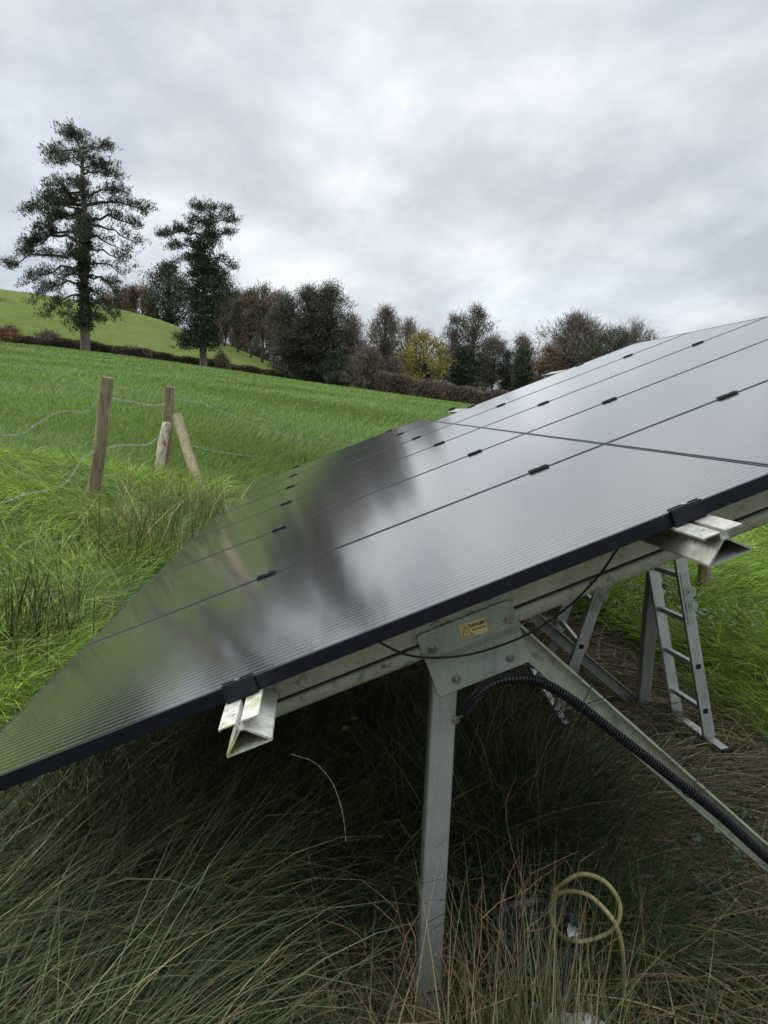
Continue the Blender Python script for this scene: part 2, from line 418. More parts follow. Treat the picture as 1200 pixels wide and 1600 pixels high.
def ground_mat():
    m = Mat('ground_soil_and_turf', .95, 0, .1)
    sp = m.node('ShaderNodeSeparateXYZ'); m.l.new(m.obj(), sp.inputs[0])
    n = m.noise(9, 8, .65); n2 = m.noise(.35, 5, .6); n3 = m.noise(.05, 4, .6)
    soil = m.ramp(n, [(.3, (.030, .020, .012)), (.6, (.085, .060, .035)), (.75, (.13, .10, .055))])
    g = m.ramp(n, [(.3, (.030, .055, .012)), (.7, (.075, .135, .026))])
    g = m.mix(m.ramp(n2, [(.4, 0), (.7, .35)]), g, (.06, .14, .022))
    # turf outside the worn strip under and around the panels
    e1 = m.node('ShaderNodeMapRange', {1: 5.0, 2: 9.0, 3: 0, 4: 1}); m.l.new(sp.outputs[1], e1.inputs[0])
    e2 = m.node('ShaderNodeMapRange', {1: 1.4, 2: 1.7, 3: 0, 4: 1}); m.l.new(m.math('SUBTRACT', m.math('MULTIPLY', n2, .8), sp.outputs[0]), e2.inputs[0])
    e3 = m.node('ShaderNodeMapRange', {1: 3.2, 2: 4.0, 3: 0, 4: 1}); m.l.new(sp.outputs[0], e3.inputs[0])
    fac = m.math('MAXIMUM', m.math('MAXIMUM', e1.outputs[0], e2.outputs[0]), e3.outputs[0])
    m.base(m.mix(fac, soil, g)).bump(n, .8, .06); return m.m
V, Fc = grid_mesh(axis_pts(-900, -8, 10, 900, .25), axis_pts(-60, -1, 30, 1500, .25), lambda x, y: gz(x, y) + .012 * np.sin(x * 7.1 + 1) * np.sin(y * 6.3) * (y < 12))
tag(mesh_obj('ground', V, Fc, ground_mat(), smooth=True), kind='structure')

# hill beyond the hedge
HC = [(-500, 430), (-200, 445), (0, 459), (60, 466), (130, 477), (200, 492), (250, 505), (300, 523), (360, 543), (420, 566), (470, 590), (560, 625), (700, 660)]
HA = np.array([ray(a, b)[0] / ray(a, b)[1] for a, b in HC]); HE = np.array([ray(a, b)[2] / ray(a, b)[1] for a, b in HC])
Y0, Y1 = 92.0, 150.0
def hz(x, y):
    e = np.interp(x / np.maximum(y, 1), HA, HE); zc_ = CZ + Y1 * e
    zb = gz(x * Y0 / np.maximum(y, 1), np.full_like(np.asarray(y, float), Y0)) - .8
    t = (y - Y0) / (Y1 - Y0)
    up_ = zb + (zc_ - zb) * np.sin(np.clip(t, 0, 1) * math.pi / 2) ** .95
    return np.where(t > 1, zc_ - (t - 1) ** 2 * 9, up_)
m = Mat('hill_pasture', .95, 0, .1); n = m.noise(.8, 6, .65, m.mapping((.5, 1.8, 1))); n2 = m.noise(.06, 4, .6); n3 = m.noise(6, 4, .6)
c = m.ramp(n, [(.3, (.065, .10, .018)), (.7, (.14, .18, .032))]); c = m.mix(m.ramp(n2, [(.5, 0), (.7, .5)]), c, (.14, .15, .05)); c = m.mix(m.ramp(n3, [(.45, 0), (.65, .7)]), c, (.05, .09, .015))
m.base(c).bump(n3, .8, .2)
hx = np.linspace(-120, 26, 110); hy = np.linspace(Y0, 235, 90)
V, Fc = grid_mesh(hx, hy, hz)
tag(mesh_obj('hill', V, Fc, m.m, smooth=True), kind='structure')

# ------------------------------------------------------------------ solar array geometry
TILT = math.atan2(0.392900979, 0.919580785)
U = np.array([0.919580785, 0, 0.392900979]); NN = np.array([-0.392900979, 0, 0.919580785]); YY = np.array([0, 1., 0])
O = np.array([-0.85821048, 1.639714, 0.68974403]); PW = 1.13; H1 = 2.0757598; H2 = 4.17111872
def A(s, v, n=0.0): return O + YY * (PW * s) + U * v + NN * n      # s = panel index away from the camera
def AY(Y, v, n=0.0): P = O + U * v + NN * n; P[1] = Y; return P
RAILS = [(-.5965, .0201), (-1.5672, .0164), (-2.233, .0230), (-3.2286, .0214)]
def railv(k, s): c_, g_ = RAILS[k]; return -(c_ + g_ * (s - 3)) * PW
GAP = .0045; FT = .035
def make_panel(v0, v1):
    root = empty('solar_panel')
    w = PW - 2 * GAP; L = v1 - v0 - 2 * .0015
    fr = MB()
    for (a0, b0, a1, b1) in ((0, 0, L, .007), (0, w - .007, L, w), (0, .007, .006, w - .007), (L - .006, .007, L, w - .007)):
        fr.box(((a0 + a1) / 2, (b0 + b1) / 2, -FT / 2), (1, 0, 0), (0, 1, 0), (0, 0, 1), (a1 - a0) / 2, (b1 - b0) / 2, FT / 2, .0012)
    fr.build('frame', MBLACK, root)
    g = MB(); g.box((L / 2, w / 2, -.0045), (1, 0, 0), (0, 1, 0), (0, 0, 1), L / 2 - .0062, w / 2 - .0072, .0028)
    g.build('glass', MGLASS, root)
    jb = MB(); jb.box((L - .12, w / 2, -.020), (1, 0, 0), (0, 1, 0), (0, 0, 1), .05, .06, .011, .003); jb.build('junction_box', MBLK2, root)
    root.rotation_euler = (0, -TILT, 0)
    return root
def copy_thing(o, parent=None):
    c = o.copy(); COL.objects.link(c)
    if parent is not None: c.parent = parent
    for ch in list(o.children): copy_thing(ch, c)
    return c
ordn = ['nearest the camera, cut off by the left edge', 'second from the camera', 'third from the camera', 'fourth from the camera', 'fifth from the camera', 'sixth from the camera, at the far end']
p1 = make_panel(0, H1); p2 = make_panel(H1, H2)
for row, (pr, v0, cnt) in enumerate(((p1, 0, 6), (p2, H1, 5))):
    for s in range(cnt):
        o = pr if s == 0 else copy_thing(pr)
        o.location = A(s, v0 + .0015, 0) + YY * GAP
        lab = ('lower row black solar panel, ' if row == 0 else 'upper row black solar panel, ') + (ordn[s] if row == 0 else ['nearest the camera, cut off by the right edge', 'second from the camera', 'third from the camera', 'fourth from the camera', 'fifth and farthest from the camera'][s])
        tag(o, lab, 'solar panel', 'solar panels of the tilted array')

# mounting rails with a T slot over a hollow triangle
def rail_profile():
    # (v, n) closed outlines, n measured from rail top
    t = .003
    parts = []
    for sg in (-1, 1):
        parts.append([(sg * .006, 0), (sg * .044, 0), (sg * .044, -.005), (sg * .041, -.005), (sg * .041, -t), (sg * .009, -t), (sg * .009, -.016), (sg * .006, -.016)])
        parts.append([(sg * .004, -.020), (sg * .009, -.020), (sg * .050, -.058), (sg * .050, -.061), (sg * .046, -.061)])
    parts.append([(-.009, -.016), (.009, -.016), (.009, -.020), (-.009, -.020)])
    parts.append([(-.050, -.061), (.050, -.061), (.050, -.064), (-.050, -.064)])
    parts.append([(-.009, .0), (-.006, .0), (-.006, .006), (-.009, .006)]); parts.append([(.009, .0), (.006, .0), (.006, .006), (.009, .006)])
    return parts
railY = [(1.50, 8.62), (1.50, 8.62), (1.50, 8.40), (1.50, 8.40)]
rlab = ['lowest weathered mounting rail with yellow lichened end poking out at left',
        'second mounting rail, grey hollow end poking out under the near frame at right',
        'third mounting rail, pale far end sticking out above the field beside the hedge',
        'topmost mounting rail, pale far end sticking out beside the orange bush']
for k in range(4):
    ya, yb = railY[k]; sa, sb = (ya - O[1]) / PW, (yb - O[1]) / PW
    Pa, Pb = A(sa, railv(k, sa), -FT - .0005), A(sb, railv(k, sb), -FT - .0005)
    root = empty('mounting_rail', Pa)
    mb = MB()
    for poly in rail_profile()[:6]: mb.prism(poly, (0, 0, 0), U, NN, Pa, Pb)
    mb.build('rail_body', MRAIL if k == 0 else MRAIL2, root)
    tag(root, rlab[k], 'rail', 'mounting rails under the panels')
# clamps
def clamp_mesh(end):
    mb = MB(); b2 = MB()
    if not end:
        mb.box((0, 0, .0025), (1, 0, 0), (0, 1, 0), (0, 0, 1), .038, .019, .0015, .0008)
        for sg in (-1, 1): mb.box((0, sg * .009, .0052), (1, 0, 0), (0, 1, 0), (0, 0, 1), .036, .003, .0018, .0006)
        mb.box((0, 0, -.017), (1, 0, 0), (0, 1, 0), (0, 0, 1), .034, .006, .019)
    else:
        mb.box((0, .002, .0025), (1, 0, 0), (0, 1, 0), (0, 0, 1), .038, .011, .0015, .0008)
        mb.box((0, -.012, -.016), (1, 0, 0), (0, 1, 0), (0, 0, 1), .038, .002, .019, .0008)
        mb.box((0, -.010, .0052), (1, 0, 0), (0, 1, 0), (0, 0, 1), .037, .0025, .0018, .0006)
        mb.box((0, .006, .0052), (1, 0, 0), (0, 1, 0), (0, 0, 1), .037, .002, .0015, .0006)
    P = [(math.cos(a) * .0075, math.sin(a) * .0075 - (.002 if end else 0)) for a in np.linspace(0, 2 * math.pi, 13)[:-1]]
    b2.prism(P, (0, 0, 0), (1, 0, 0), (0, 1, 0), (0, 0, .004), (0, 0, .009))
    return mb, b2
protos = {}
for end in (False, True):
    root = empty('panel_clamp'); mb, b2 = clamp_mesh(end)
    mb.build('clamp_body', MBLACK, root); b2.build('bolt_head', MBOLT, root); root.rotation_euler = (0, -TILT, 0); protos[end] = [root, False]
seamn = {0: 'on the near frame edge', 1: 'on the nearest seam', 2: 'on the second seam', 3: 'on the third seam', 4: 'on the fourth seam', 5: 'on the fifth seam', 6: 'on the far edge of the lower row'}
rown = ['over the lowest rail', 'over the second rail', 'over the third rail', 'over the topmost rail']
for k in range(4):
    last = 6 if k < 2 else 5
    for s in range(0, last + 1):
        end = s in (0, last); pr = protos[end]
        o = pr[0] if not pr[1] else copy_thing(pr[0]); pr[1] = True
        P = A(s, railv(k, s), 0.0005) + YY * (GAP - .001 if s == 0 else (-GAP + .001 if s == last else 0))
        o.location = P
        o.rotation_euler = (0, -TILT, 0)
        if s == last: o.rotation_euler = (Matrix.Rotation(-TILT, 3, 'Y') @ Matrix.Rotation(math.pi, 3, 'Z')).to_euler()
        sn = seamn[s] if s < last else ('on the lower row far edge' if k < 2 else 'on the upper row far edge')
        tag(o, 'black %s clamp with silver bolt %s, %s' % ('end' if end else 'mid', sn, rown[k]), 'clamp', 'panel clamps')
# loose end clamps standing on the projecting far rail ends
for k in (2, 3):
    sb = (8.36 - O[1]) / PW
    o = copy_thing(protos[True][0]); o.location = A(sb, railv(k, sb), -.016); o.rotation_euler = (0, -TILT, .3)
    tag(o, 'spare black clamp standing on the bare far end of the %s rail' % ('third' if k == 2 else 'topmost'), 'clamp', 'panel clamps')

# ------------------------------------------------------------------ support frames
def support(Yf, lab, detail):
    base = A(0, 0); base = np.array([.335, Yf, 0.0]); base[2] = gz1(.335, Yf) - .05
    root = empty('support_frame', base)
    beam = MB()
    # section in (Y, n): flat face, recessed groove, rounded lip
    prof = [(0, -.1005), (0, -.143), (.007, -.145), (.007, -.151), (0, -.153), (-.003, -.158), (-.004, -.168), (-.001, -.180), (.006, -.188), (.018, -.191), (.05, -.191), (.06, -.185), (.06, -.1005)]
    o0 = O.copy(); o0[1] = Yf
    beam.prism(prof, o0, YY, NN, U * .70, U * 4.0)
    b = beam.build('slope_beam', MBEAM, root, smooth=False)
    if detail:
        gs = MB(); gs.box(AY(Yf + .0058, 2.2, -.148), U, YY, NN, 1.78, .001, .0028); gs.build('groove_seal', MRUBB, root)
    gzf = gz1(.335, Yf)
    # front post (square tube)
    pt = MB(); xl, xr = .300, .366; ptop = AY(Yf, 1.2, -.20)[2]
    pt.box(((xl + xr) / 2, Yf + .046, (gzf - .4 + ptop) / 2), (1, 0, 0), (0, 1, 0), (0, 0, 1), (xr - xl) / 2, .030, (ptop - gzf + .4) / 2, .004)
    pt.build('front_post', MPOST, root)
    # brace, from bracket down to the foot of the rear post
    a = np.array([.47, Yf + .046, 1.065]); bb = np.array([1.84, Yf + .046, .0]); bb[2] = gz1(1.84, Yf) + .0; d = bb - a; L = np.linalg.norm(d); d /= L
    q = np.cross(d, YY); q /= np.linalg.norm(q)
    br_ = MB()
    c = (a + bb) / 2
    for sg in (-1, 1): br_.box(c + q * sg * .0275, d, YY, q, L / 2, .028, .0025, .001)
    br_.box(c - YY * (-.004), d, YY, q, L / 2, .0022, .0248)
    br_.build('brace', MBEAM if detail else MPOST, root)
    rp = MB(); zt = AY(Yf, 2.95, -.19); xr_ = 1.80; vv = (xr_ - O[0]) / U[0]; zt = AY(Yf, vv, -.20)[2]; gr = gz1(1.8, Yf)
    rp.box((xr_ + .05, Yf + .033, (zt + gr - .3) / 2), (1, 0, 0), (0, 1, 0), (0, 0, 1), .033, .030, (zt - gr + .3) / 2, .004)
    rp.build('rear_post', MPOST, root)
    for vv0, nm in ((1.151, 1), (vv - .08, 0)):
        pl = MB()
        r = .012; v1_ = vv0 + .258
        # folded plate: upper flat, step, lower flat. rounded corners approximated by a clipped outline
        secs = [(0.0, -.118), (0.0, -.186), (.003, -.194), (.016, -.208), (.018, -.214), (.018, -.300)]
        nseg = 12; V = []; Fc_ = []
        def inset(n_):
            tt = 0
            if n_ > -.130: tt = .012 - math.sqrt(max(0, .012 ** 2 - (n_ + .130) ** 2)) if n_ <= -.118 + 1e-9 else .012
            if n_ < -.288: tt = .012 - math.sqrt(max(0, .012 ** 2 - (n_ + .288) ** 2))
            return tt
        sl = []
        for (y_, n_) in [(0, -.118), (0, -.1195), (0, -.122), (0, -.126), (0, -.130)] + secs[1:5] + [(.018, -.288), (.018, -.292), (.018, -.296), (.018, -.2985), (.018, -.300)]: sl.append((y_, n_, inset(n_)))
        th = .004; K = len(sl)
        for (y_, n_, it) in sl:
            for yo in (0, th):
                for vv_ in (vv0 + it, v1_ - it): V.append(AY(Yf - .0105 + y_ + yo, vv_, n_))
        for i in range(K - 1):
            p_, q_ = i * 4, (i + 1) * 4
            Fc_ += [[p_, p_ + 1, q_ + 1, q_], [p_ + 2, q_ + 2, q_ + 3, p_ + 3], [p_, q_, q_ + 2, p_ + 2], [p_ + 1, p_ + 3, q_ + 3, q_ + 1]]
        Fc_ += [[0, 2, 3, 1], [4 * K - 4, 4 * K - 3, 4 * K - 1, 4 * K - 2]]
        pl.add(V, Fc_)
        plate = pl.build('bracket_plate', MPLATE, root, smooth=True)
        if nm: pos = [((676, 1015), 0), ((795, 968), 0), ((713, 1061), 1), ((797, 1028), 1)]
        for i in range(4):
            if nm:
                (px, py), low = pos[i]; Yp = 1.85 - .0105 + (.018 if low else 0); P = atY(px, py, Yp); P[1] = Yf - .0105 + (.018 if low else 0)
            else: P = AY(Yf - .0105 + (.018 if i > 1 else 0), vv0 + (.04, .22, .06, .2)[i], (-.15, -.15, -.25, -.25)[i]); low = i > 1
            bo = MB()
            def ngon(r_, k, ph=.2): return [(math.cos(2 * math.pi * j / k + ph) * r_, math.sin(2 * math.pi * j / k + ph) * r_) for j in range(k)]
            bo.prism(ngon(.0115, 20), P, (1, 0, 0), (0, 0, 1), (0, 0, 0), (0, -.0022, 0))
            bo.prism(ngon(.0088, 6), P, (1, 0, 0), (0, 0, 1), (0, -.0022, 0), (0, -.009, 0))
            if low: bo.prism(ngon(.0045, 14), P, (1, 0, 0), (0, 0, 1), (0, -.009, 0), (0, -.0155, 0))
            bo.build('bolt', MBOLT, plate)
    tag(root, lab, 'mounting frame', 'support frames under the array')
    return root
sup = support(1.85, 'nearest grey support frame with bracket plate, warning sticker, square post and diagonal brace', True)
for Yf, lb in ((3.95, 'second support frame, its vertical rear post and brace seen beside the ladder'), (6.05, 'third support frame, mostly hidden in the dark under the panels'), (8.1, 'farthest support frame under the far end of the array')):
    support(Yf, lb, False)

# warning sticker
yS = 1.85 - .0105
sx = MB(); tl, tr, brr, bl = [atY(*q, yS) for q in ((715.5, 977), (757, 964.5), (763, 986), (722, 999))]
ex = tr - tl; ey = tl - bl
ctr = (tl + tr + brr + bl) / 4; wS, hS = np.linalg.norm(ex), np.linalg.norm(ey)
exn = ex / wS; eyn = np.cross(YY, exn) * -1; eyn = eyn / np.linalg.norm(eyn)
if eyn[2] < 0: eyn = -eyn
st = empty('warning_sticker', ctr)
sx.box(ctr - YY * .0006, exn, YY, eyn, wS / 2, .0004, hS / 2); sx.build('backing', MLABEL, st)
ink = MB(); yi = -YY * .0012
def strip(a, b, w_):
    a = np.array(a); b = np.array(b); d_ = (b - a) / np.linalg.norm(b - a); nrm = np.array([-d_[1], d_[0]]) * w_ / 2
    poly = [a - nrm - d_ * w_ / 2, b - nrm + d_ * w_ / 2, b + nrm + d_ * w_ / 2, a + nrm - d_ * w_ / 2]
    ink.prism([tuple(p_) for p_ in poly], ctr, exn, eyn, -YY * .00102, -YY * .0013)
tw, thh = wS * .20, hS * .33; cx0 = -wS * .27; cy0 = -hS * .08
T = [(cx0 - tw, cy0 - thh), (cx0 + tw, cy0 - thh), (cx0, cy0 + thh)]
for i in range(3): strip(T[i], T[(i + 1) % 3], wS * .025)
bl_ = [(.25, .55), (-.35, -.08), (.02, -.02), (-.15, -.62), (.38, .12), (.05, .06)]
ink.prism([(cx0 + a * tw * .55, cy0 - hS * .06 + b * thh * .62) for a, b in bl_], ctr, exn, eyn, -YY * .00102, -YY * .0013)
ink.build('warning_symbol', MINK, st)
Rst = Matrix(((exn[0], eyn[0], 0), (exn[1], eyn[1], -1), (exn[2], eyn[2], 0)))
def text_part(txt, size, cx_, cy_, bold=0.0):
    cu = bpy.data.curves.new('t', 'FONT'); cu.body = txt; cu.size = size; cu.align_x = 'CENTER'; cu.align_y = 'CENTER'; cu.offset = bold; cu.extrude = .0002
    to = bpy.data.objects.new('t', cu); COL.objects.link(to)
    me = bpy.data.meshes.new_from_object(to); bpy.data.objects.remove(to)
    vs = np.array([v.co for v in me.vertices]); fs = [list(p.vertices) for p in me.polygons]
    Wv = ctr + vs[:, :1] * exn + vs[:, 1:2] * eyn + exn * cx_ + eyn * cy_ - YY * (.0012 + vs[:, 2:3] * 1.0)
    bpy.data.meshes.remove(me)
    mesh_obj('lettering', Wv, fs, MINK, st)
text_part('DANGER', .0108, wS * .16, hS * .22, .0004)
text_part('415 VOLTS', .0074, wS * .19, -hS * .10, .00018)
tag(st, 'small yellow DANGER 415 VOLTS sticker with lightning triangle on the bracket plate', 'sticker')

# corrugated conduit along the brace
cp = [atY(*q, Yq) for q, Yq in (((724, 1112), 1.825), ((742, 1090), 1.80), ((775, 1066), 1.795), ((815, 1060), 1.80), ((850, 1068), 1.815), ((900, 1098), 1.832), ((960, 1145), 1.834), ((1040, 1207), 1.834), ((1120, 1270), 1.834), ((1200, 1342), 1.834), ((1300, 1425), 1.84))]
path = spline(cp, 900); _s = np.r_[0, np.cumsum(np.linalg.norm(np.diff(path, axis=0), axis=1))]; path = np.stack([np.interp(np.linspace(0, _s[-1], 900), _s, path[:, i]) for i in range(3)], 1); rr = .0108 + .0026 * np.sign(np.sin(np.arange(900) * 2 * math.pi / 6 + .3))
cd = empty('cable_conduit', path[0]); mb = MB(); mb.tube(path, rr, 14); mb.build('corrugated_tube', MBLK2, cd)
eb = MB(); pe = atY(712, 1125, 1.85 + .001)
eb.prism([(math.cos(a) * .0105, math.sin(a) * .0105) for a in np.linspace(0, 2 * math.pi, 21)[:-1]], pe, (1, 0, 0), (0, 0, 1), (0, 0, 0), (0, -.003, 0))
eb.prism([(math.cos(a) * .007, math.sin(a) * .007) for a in np.linspace(0, 2 * math.pi, 7)[:-1]], pe, (1, 0, 0), (0, 0, 1), (0, -.003, 0), (0, -.011, 0))
eb.build('earth_bolt', MBOLT, cd)
lug = MB(); lug.tube([pe + np.array([.006, -.004, .008]), pe + np.array([.016, -.010, .017]), path[2]], .003, 8); lug.build('earth_lug', MBOLT, cd)
tag(cd, 'black corrugated conduit curving from the square post and running down the diagonal brace', 'conduit')
for (px, py, lb) in ((907, 1103, 'upper black cable tie with long tail round the brace and conduit'), (1080, 1238, 'lower black cable tie strapped round the brace and conduit')):
    P = atY(px, py, 1.834); d = np.array([.79, 0, -.613]); q = np.array([.613, 0, .79]); bc = float((np.array([.47, 0, 1.065]) - P * np.array([1, 0, 1])) @ q)
    tmb = MB(); loop = [P + q * a + YY * b for a, b in ((bc - .031, .092), (min(bc - .032, -.016), .03), (-.0165, .004), (-.010, -.014), (.0, -.0172), (.010, -.014), (.0165, .004), (max(bc + .032, .017), .03), (bc + .032, .06), (bc + .031, .092), (bc, .094), (bc - .031, .092))]
    tmb.tube(spline(loop, 40), .0018, 6)
    tmb.tube(spline([P + q * .015 - YY * .017, P + q * .04 - YY * .028 + d * .008, P + q * .075 - YY * .035 + d * .03], 8), .0014, 6)
    tag(tmb.build('cable_tie', MBLK2, loc=P), lb, 'cable tie', 'cable ties on the brace')
# loose black cable drooping in front of the beam
cp = [atY(*q, Yq) for q, Yq in (((560, 985), 1.72), ((590, 1002), 1.70), ((640, 1024), 1.76), ((700, 1027), 1.815), ((760, 1016), 1.818), ((830, 988), 1.80), ((890, 946), 1.78), ((935, 900), 1.76), ((962, 862), 1.74), ((985, 830), 1.76))]
mb = MB(); pth = spline(cp, 90); mb.tube(pth, .0030, 8)
tag(mb.build('black_cable', MBLK2, smooth=True, loc=pth[0]), 'thin black cable sagging in front of the bracket plate', 'cable')

# ------------------------------------------------------------------ ladder (hinged A-frame)
def ladder():
    footL, footR = np.array([1.275, 3.73]), np.array([1.99, 3.50])      # near upright feet (x, y)
    apex = np.array([1.635, 3.62, 1.42]); wid = .36
    root = empty('folding_ladder', (1.6, 3.7, gz1(1.6, 3.7)))
    for (fx, fy), lb in ((footL, 'left'), (footR, 'right')):
        z0 = gz1(fx, fy) + .05
        a = np.array([fx, fy, z0]); b = np.array([apex[0] + (-.04 if lb == 'left' else .04), apex[1], apex[2]])
        d = b - a; L = np.linalg.norm(d); d /= L
        wv = YY.copy(); q = np.cross(d, wv); q /= np.linalg.norm(q); wv = np.cross(q, d); wv /= np.linalg.norm(wv)
        mid = a + d * L * .50
        for w_ in (0, wid):
            o_ = wv * w_; mb = MB()
            mb.box((a + mid) / 2 + o_, d, wv, q, np.linalg.norm(mid - a) / 2, .0125, .029, .002)
            u_ = MB(); u_.box((mid + b) / 2 + o_, d, wv, q, np.linalg.norm(mid - b) / 2, .0125, .029, .002)
            m1 = mb.build('upright', MLAD, root); m2 = u_.build('upright', MLAD, root)
            hg = MB(); outw = -wv if w_ == 0 else wv
            for dd, rr_ in ((-.035, .032), (.035, .032)):
                for c_, r2, h0, h1 in ((0, rr_, .013, .019), (0, rr_ * .62, .019, .023), (0, .008, .023, .030)):
                    poly = [(math.cos(t_) * r2, math.sin(t_) * r2) for t_ in np.linspace(0, 2 * math.pi, 21)[:-1]]
                    hg.prism(poly, mid + o_ + d * dd - q * .016, d, q, outw * h0, outw * h1)
            hg.box(mid + o_ + outw * .015, d, wv, q, .13, .002, .016)
            hg.build('hinge', MHINGE, m1)
            for r in range(6):
                hp = a + d * (.14 + r * .232) + o_ + outw * .0132
                if abs(np.dot(hp - mid, d)) < .08: continue
                hb = MB(); hb.box(hp, d, wv, q, .012, .001, .012); hb.build('rung_socket', MRUBB, m1 if r < 3 else m2)
        for r in range(6):
            p_ = a + d * (.14 + r * .232)
            if abs(np.dot(p_ - mid, d)) < .05: p_ = p_ - d * .05
            rg = MB(); rg.box(p_ + wv * wid / 2, wv, d, q, wid / 2 - .0130, .013, .013, .003); rg.build('rung', MLAD, root)
        fb = MB(); fb.box(a + wv * wid / 2 - d * .012, wv, q, d, wid / 2 + .17, .022, .012, .003); fb.build('stabiliser_bar', MLAD, root)
        for sg in (-1, 1):
            cpm = MB(); cpm.box(a + wv * (wid / 2 + sg * (wid / 2 + .18)) - d * .014, wv, q, d, .014, .026, .018, .003); cpm.build('rubber_foot', MRUBB, root)
    tag(root, 'silver aluminium folding ladder standing as an A-frame behind the support posts', 'ladder')
ladder()

# ------------------------------------------------------------------ fence
def post(name, pb, pt, Yb, Yt, r, mat, label, cat, group, sink=.25):
    a, b = atY(*pb, Yb), atY(*pt, Yt)
    d = (b - a) / np.linalg.norm(b - a); a0 = a - d * sink
    n = 26; seg = 18; mb = MB()
    ref = np.cross(d, (0, 1, 0)); ref /= np.linalg.norm(ref); rf2 = np.cross(d, ref)
    V = []; L = np.linalg.norm(b - a0); ph = random.random() * 9
    for i in range(n + 1):
        for k in range(seg):
            t = 2 * math.pi * k / seg; rad = r * (1 + .04 * math.sin(3 * t + ph) + .03 * math.sin(5 * t + i * .4 + ph) + .02 * math.sin(i * 1.7 + ph))
            zz = i / n * L + (.006 * math.sin(2 * t + ph) if i == n else 0)
            V.append(a0 + d * zz + (ref * math.cos(t) + rf2 * math.sin(t)) * rad + ref * .006 * math.sin(i * .35 + ph))
    for k in range(seg):
        t = 2 * math.pi * k / seg; V.append(b + (ref * math.cos(t) + rf2 * math.sin(t)) * r * .86 + d * .006)
    V.append(b + d * .004)
    Fc_ = [[i * seg + k, i * seg + (k + 1) % seg, (i + 1) * seg + (k + 1) % seg, (i + 1) * seg + k] for i in range(n + 1) for k in range(seg)]
    Fc_ += [[(n + 1) * seg + k, (n + 1) * seg + (k + 1) % seg, (n + 2) * seg] for k in range(seg)]
    Fc_ += [list(range(seg))]
    mb.add(V, Fc_)
    o = mb.build(name, mat, smooth=True, loc=a); tag(o, label, cat, group); return a, b
G_F = 'wooden fence posts and struts'
post('fence_post', (142, 806), (169, 591), 6.5, 6.42, .051, MWOOD, 'tall leaning weathered fence post nearest the left side, carrying barbed wire', 'fence post', G_F)
post('fence_post', (259, 738), (265, 605), 9.4, 9.4, .063, MWOOD, 'upright corner fence post behind the two slanting struts', 'fence post', G_F, .3)
post('fence_strut', (247, 737), (261, 662), 9.05, 9.25, .056, MWOODP, 'short pale stripped strut leaning on the left of the corner fence post', 'strut', G_F, .3)
post('fence_strut', (317, 779), (277, 652), 7.7, 9.0, .056, MWOOD, 'longer slanting strut leaning on the right of the corner fence post', 'strut', G_F, .35)
post('fence_post', (1096, 948), (1106, 800), 6.0, 6.05, .054, MWOOD, 'brown fence post standing in bright grass beyond the ladder on the right', 'fence post', G_F)
def barbed(pts, label, sp=.10):
    P = spline([atY(x, y, Y) for x, y, Y in pts], 160)
    mb = MB(); seglen = np.r_[0, np.cumsum(np.linalg.norm(np.diff(P, axis=0), axis=1))]
    tot = seglen[-1]; N = int(tot / .02); tt = np.linspace(0, tot, max(N, 40))
    Q = np.stack([np.interp(tt, seglen, P[:, i]) for i in range(3)], 1)
    for ph in (0, math.pi):
        off = np.stack([np.sin(tt * 70 + ph) * .0, np.cos(tt * 70 + ph) * .003, np.sin(tt * 70 + ph) * .003], 1); mb.tube(Q + off, .0016, 4)
    for s_ in np.arange(.03, tot, sp):
        c_ = np.array([np.interp(s_, seglen, P[:, i]) for i in range(3)])
        for j in range(3):
            v_ = np.array([random.uniform(-1, 1) for _ in range(3)]); v_ /= np.linalg.norm(v_); mb.tube([c_ - v_ * .019, c_ + v_ * .019], [.0018, .0014], 4)
    tag(mb.build('barbed_wire', MWIRE, loc=P[0]), label, 'barbed wire', 'strands of barbed wire')
barbed([(-90, 690, 5.6), (-20, 680, 5.75), (30, 679, 5.9), (60, 661, 6.0), (95, 643, 6.15), (133, 644, 6.3), (152, 625, 6.38), (163, 622, 6.42)], 'upper barbed wire strand running left from the leaning post')
barbed([(172, 623, 6.42), (200, 627, 7.2), (235, 633, 8.3), (258, 632, 9.3)], 'upper barbed wire strand between the leaning post and the corner post')
barbed([(-60, 792, 5.5), (0, 787, 5.6), (40, 772, 5.75), (90, 762, 6.0), (112, 743, 6.15), (130, 716, 6.3), (158, 700, 6.45)], 'lower slack barbed wire strand sagging into grass left of the leaning post')
barbed([(160, 702, 6.45), (190, 696, 7.2), (232, 694, 8.2), (250, 680, 9.2)], 'lower barbed wire strand between the leaning post and the corner post')
barbed([(270, 623, 9.35), (310, 630, 9.8), (360, 648, 10.6), (420, 672, 11.6), (500, 692, 12.8), (560, 694, 13.8), (640, 690, 15)], 'upper slack barbed wire strand running right from the corner post over the field')
barbed([(295, 695, 9.3), (330, 704, 9.9), (385, 712, 10.8), (440, 717, 11.8), (470, 724, 12.4), (560, 735, 13.5)], 'lower slack barbed wire strand running right from the strut over the field')

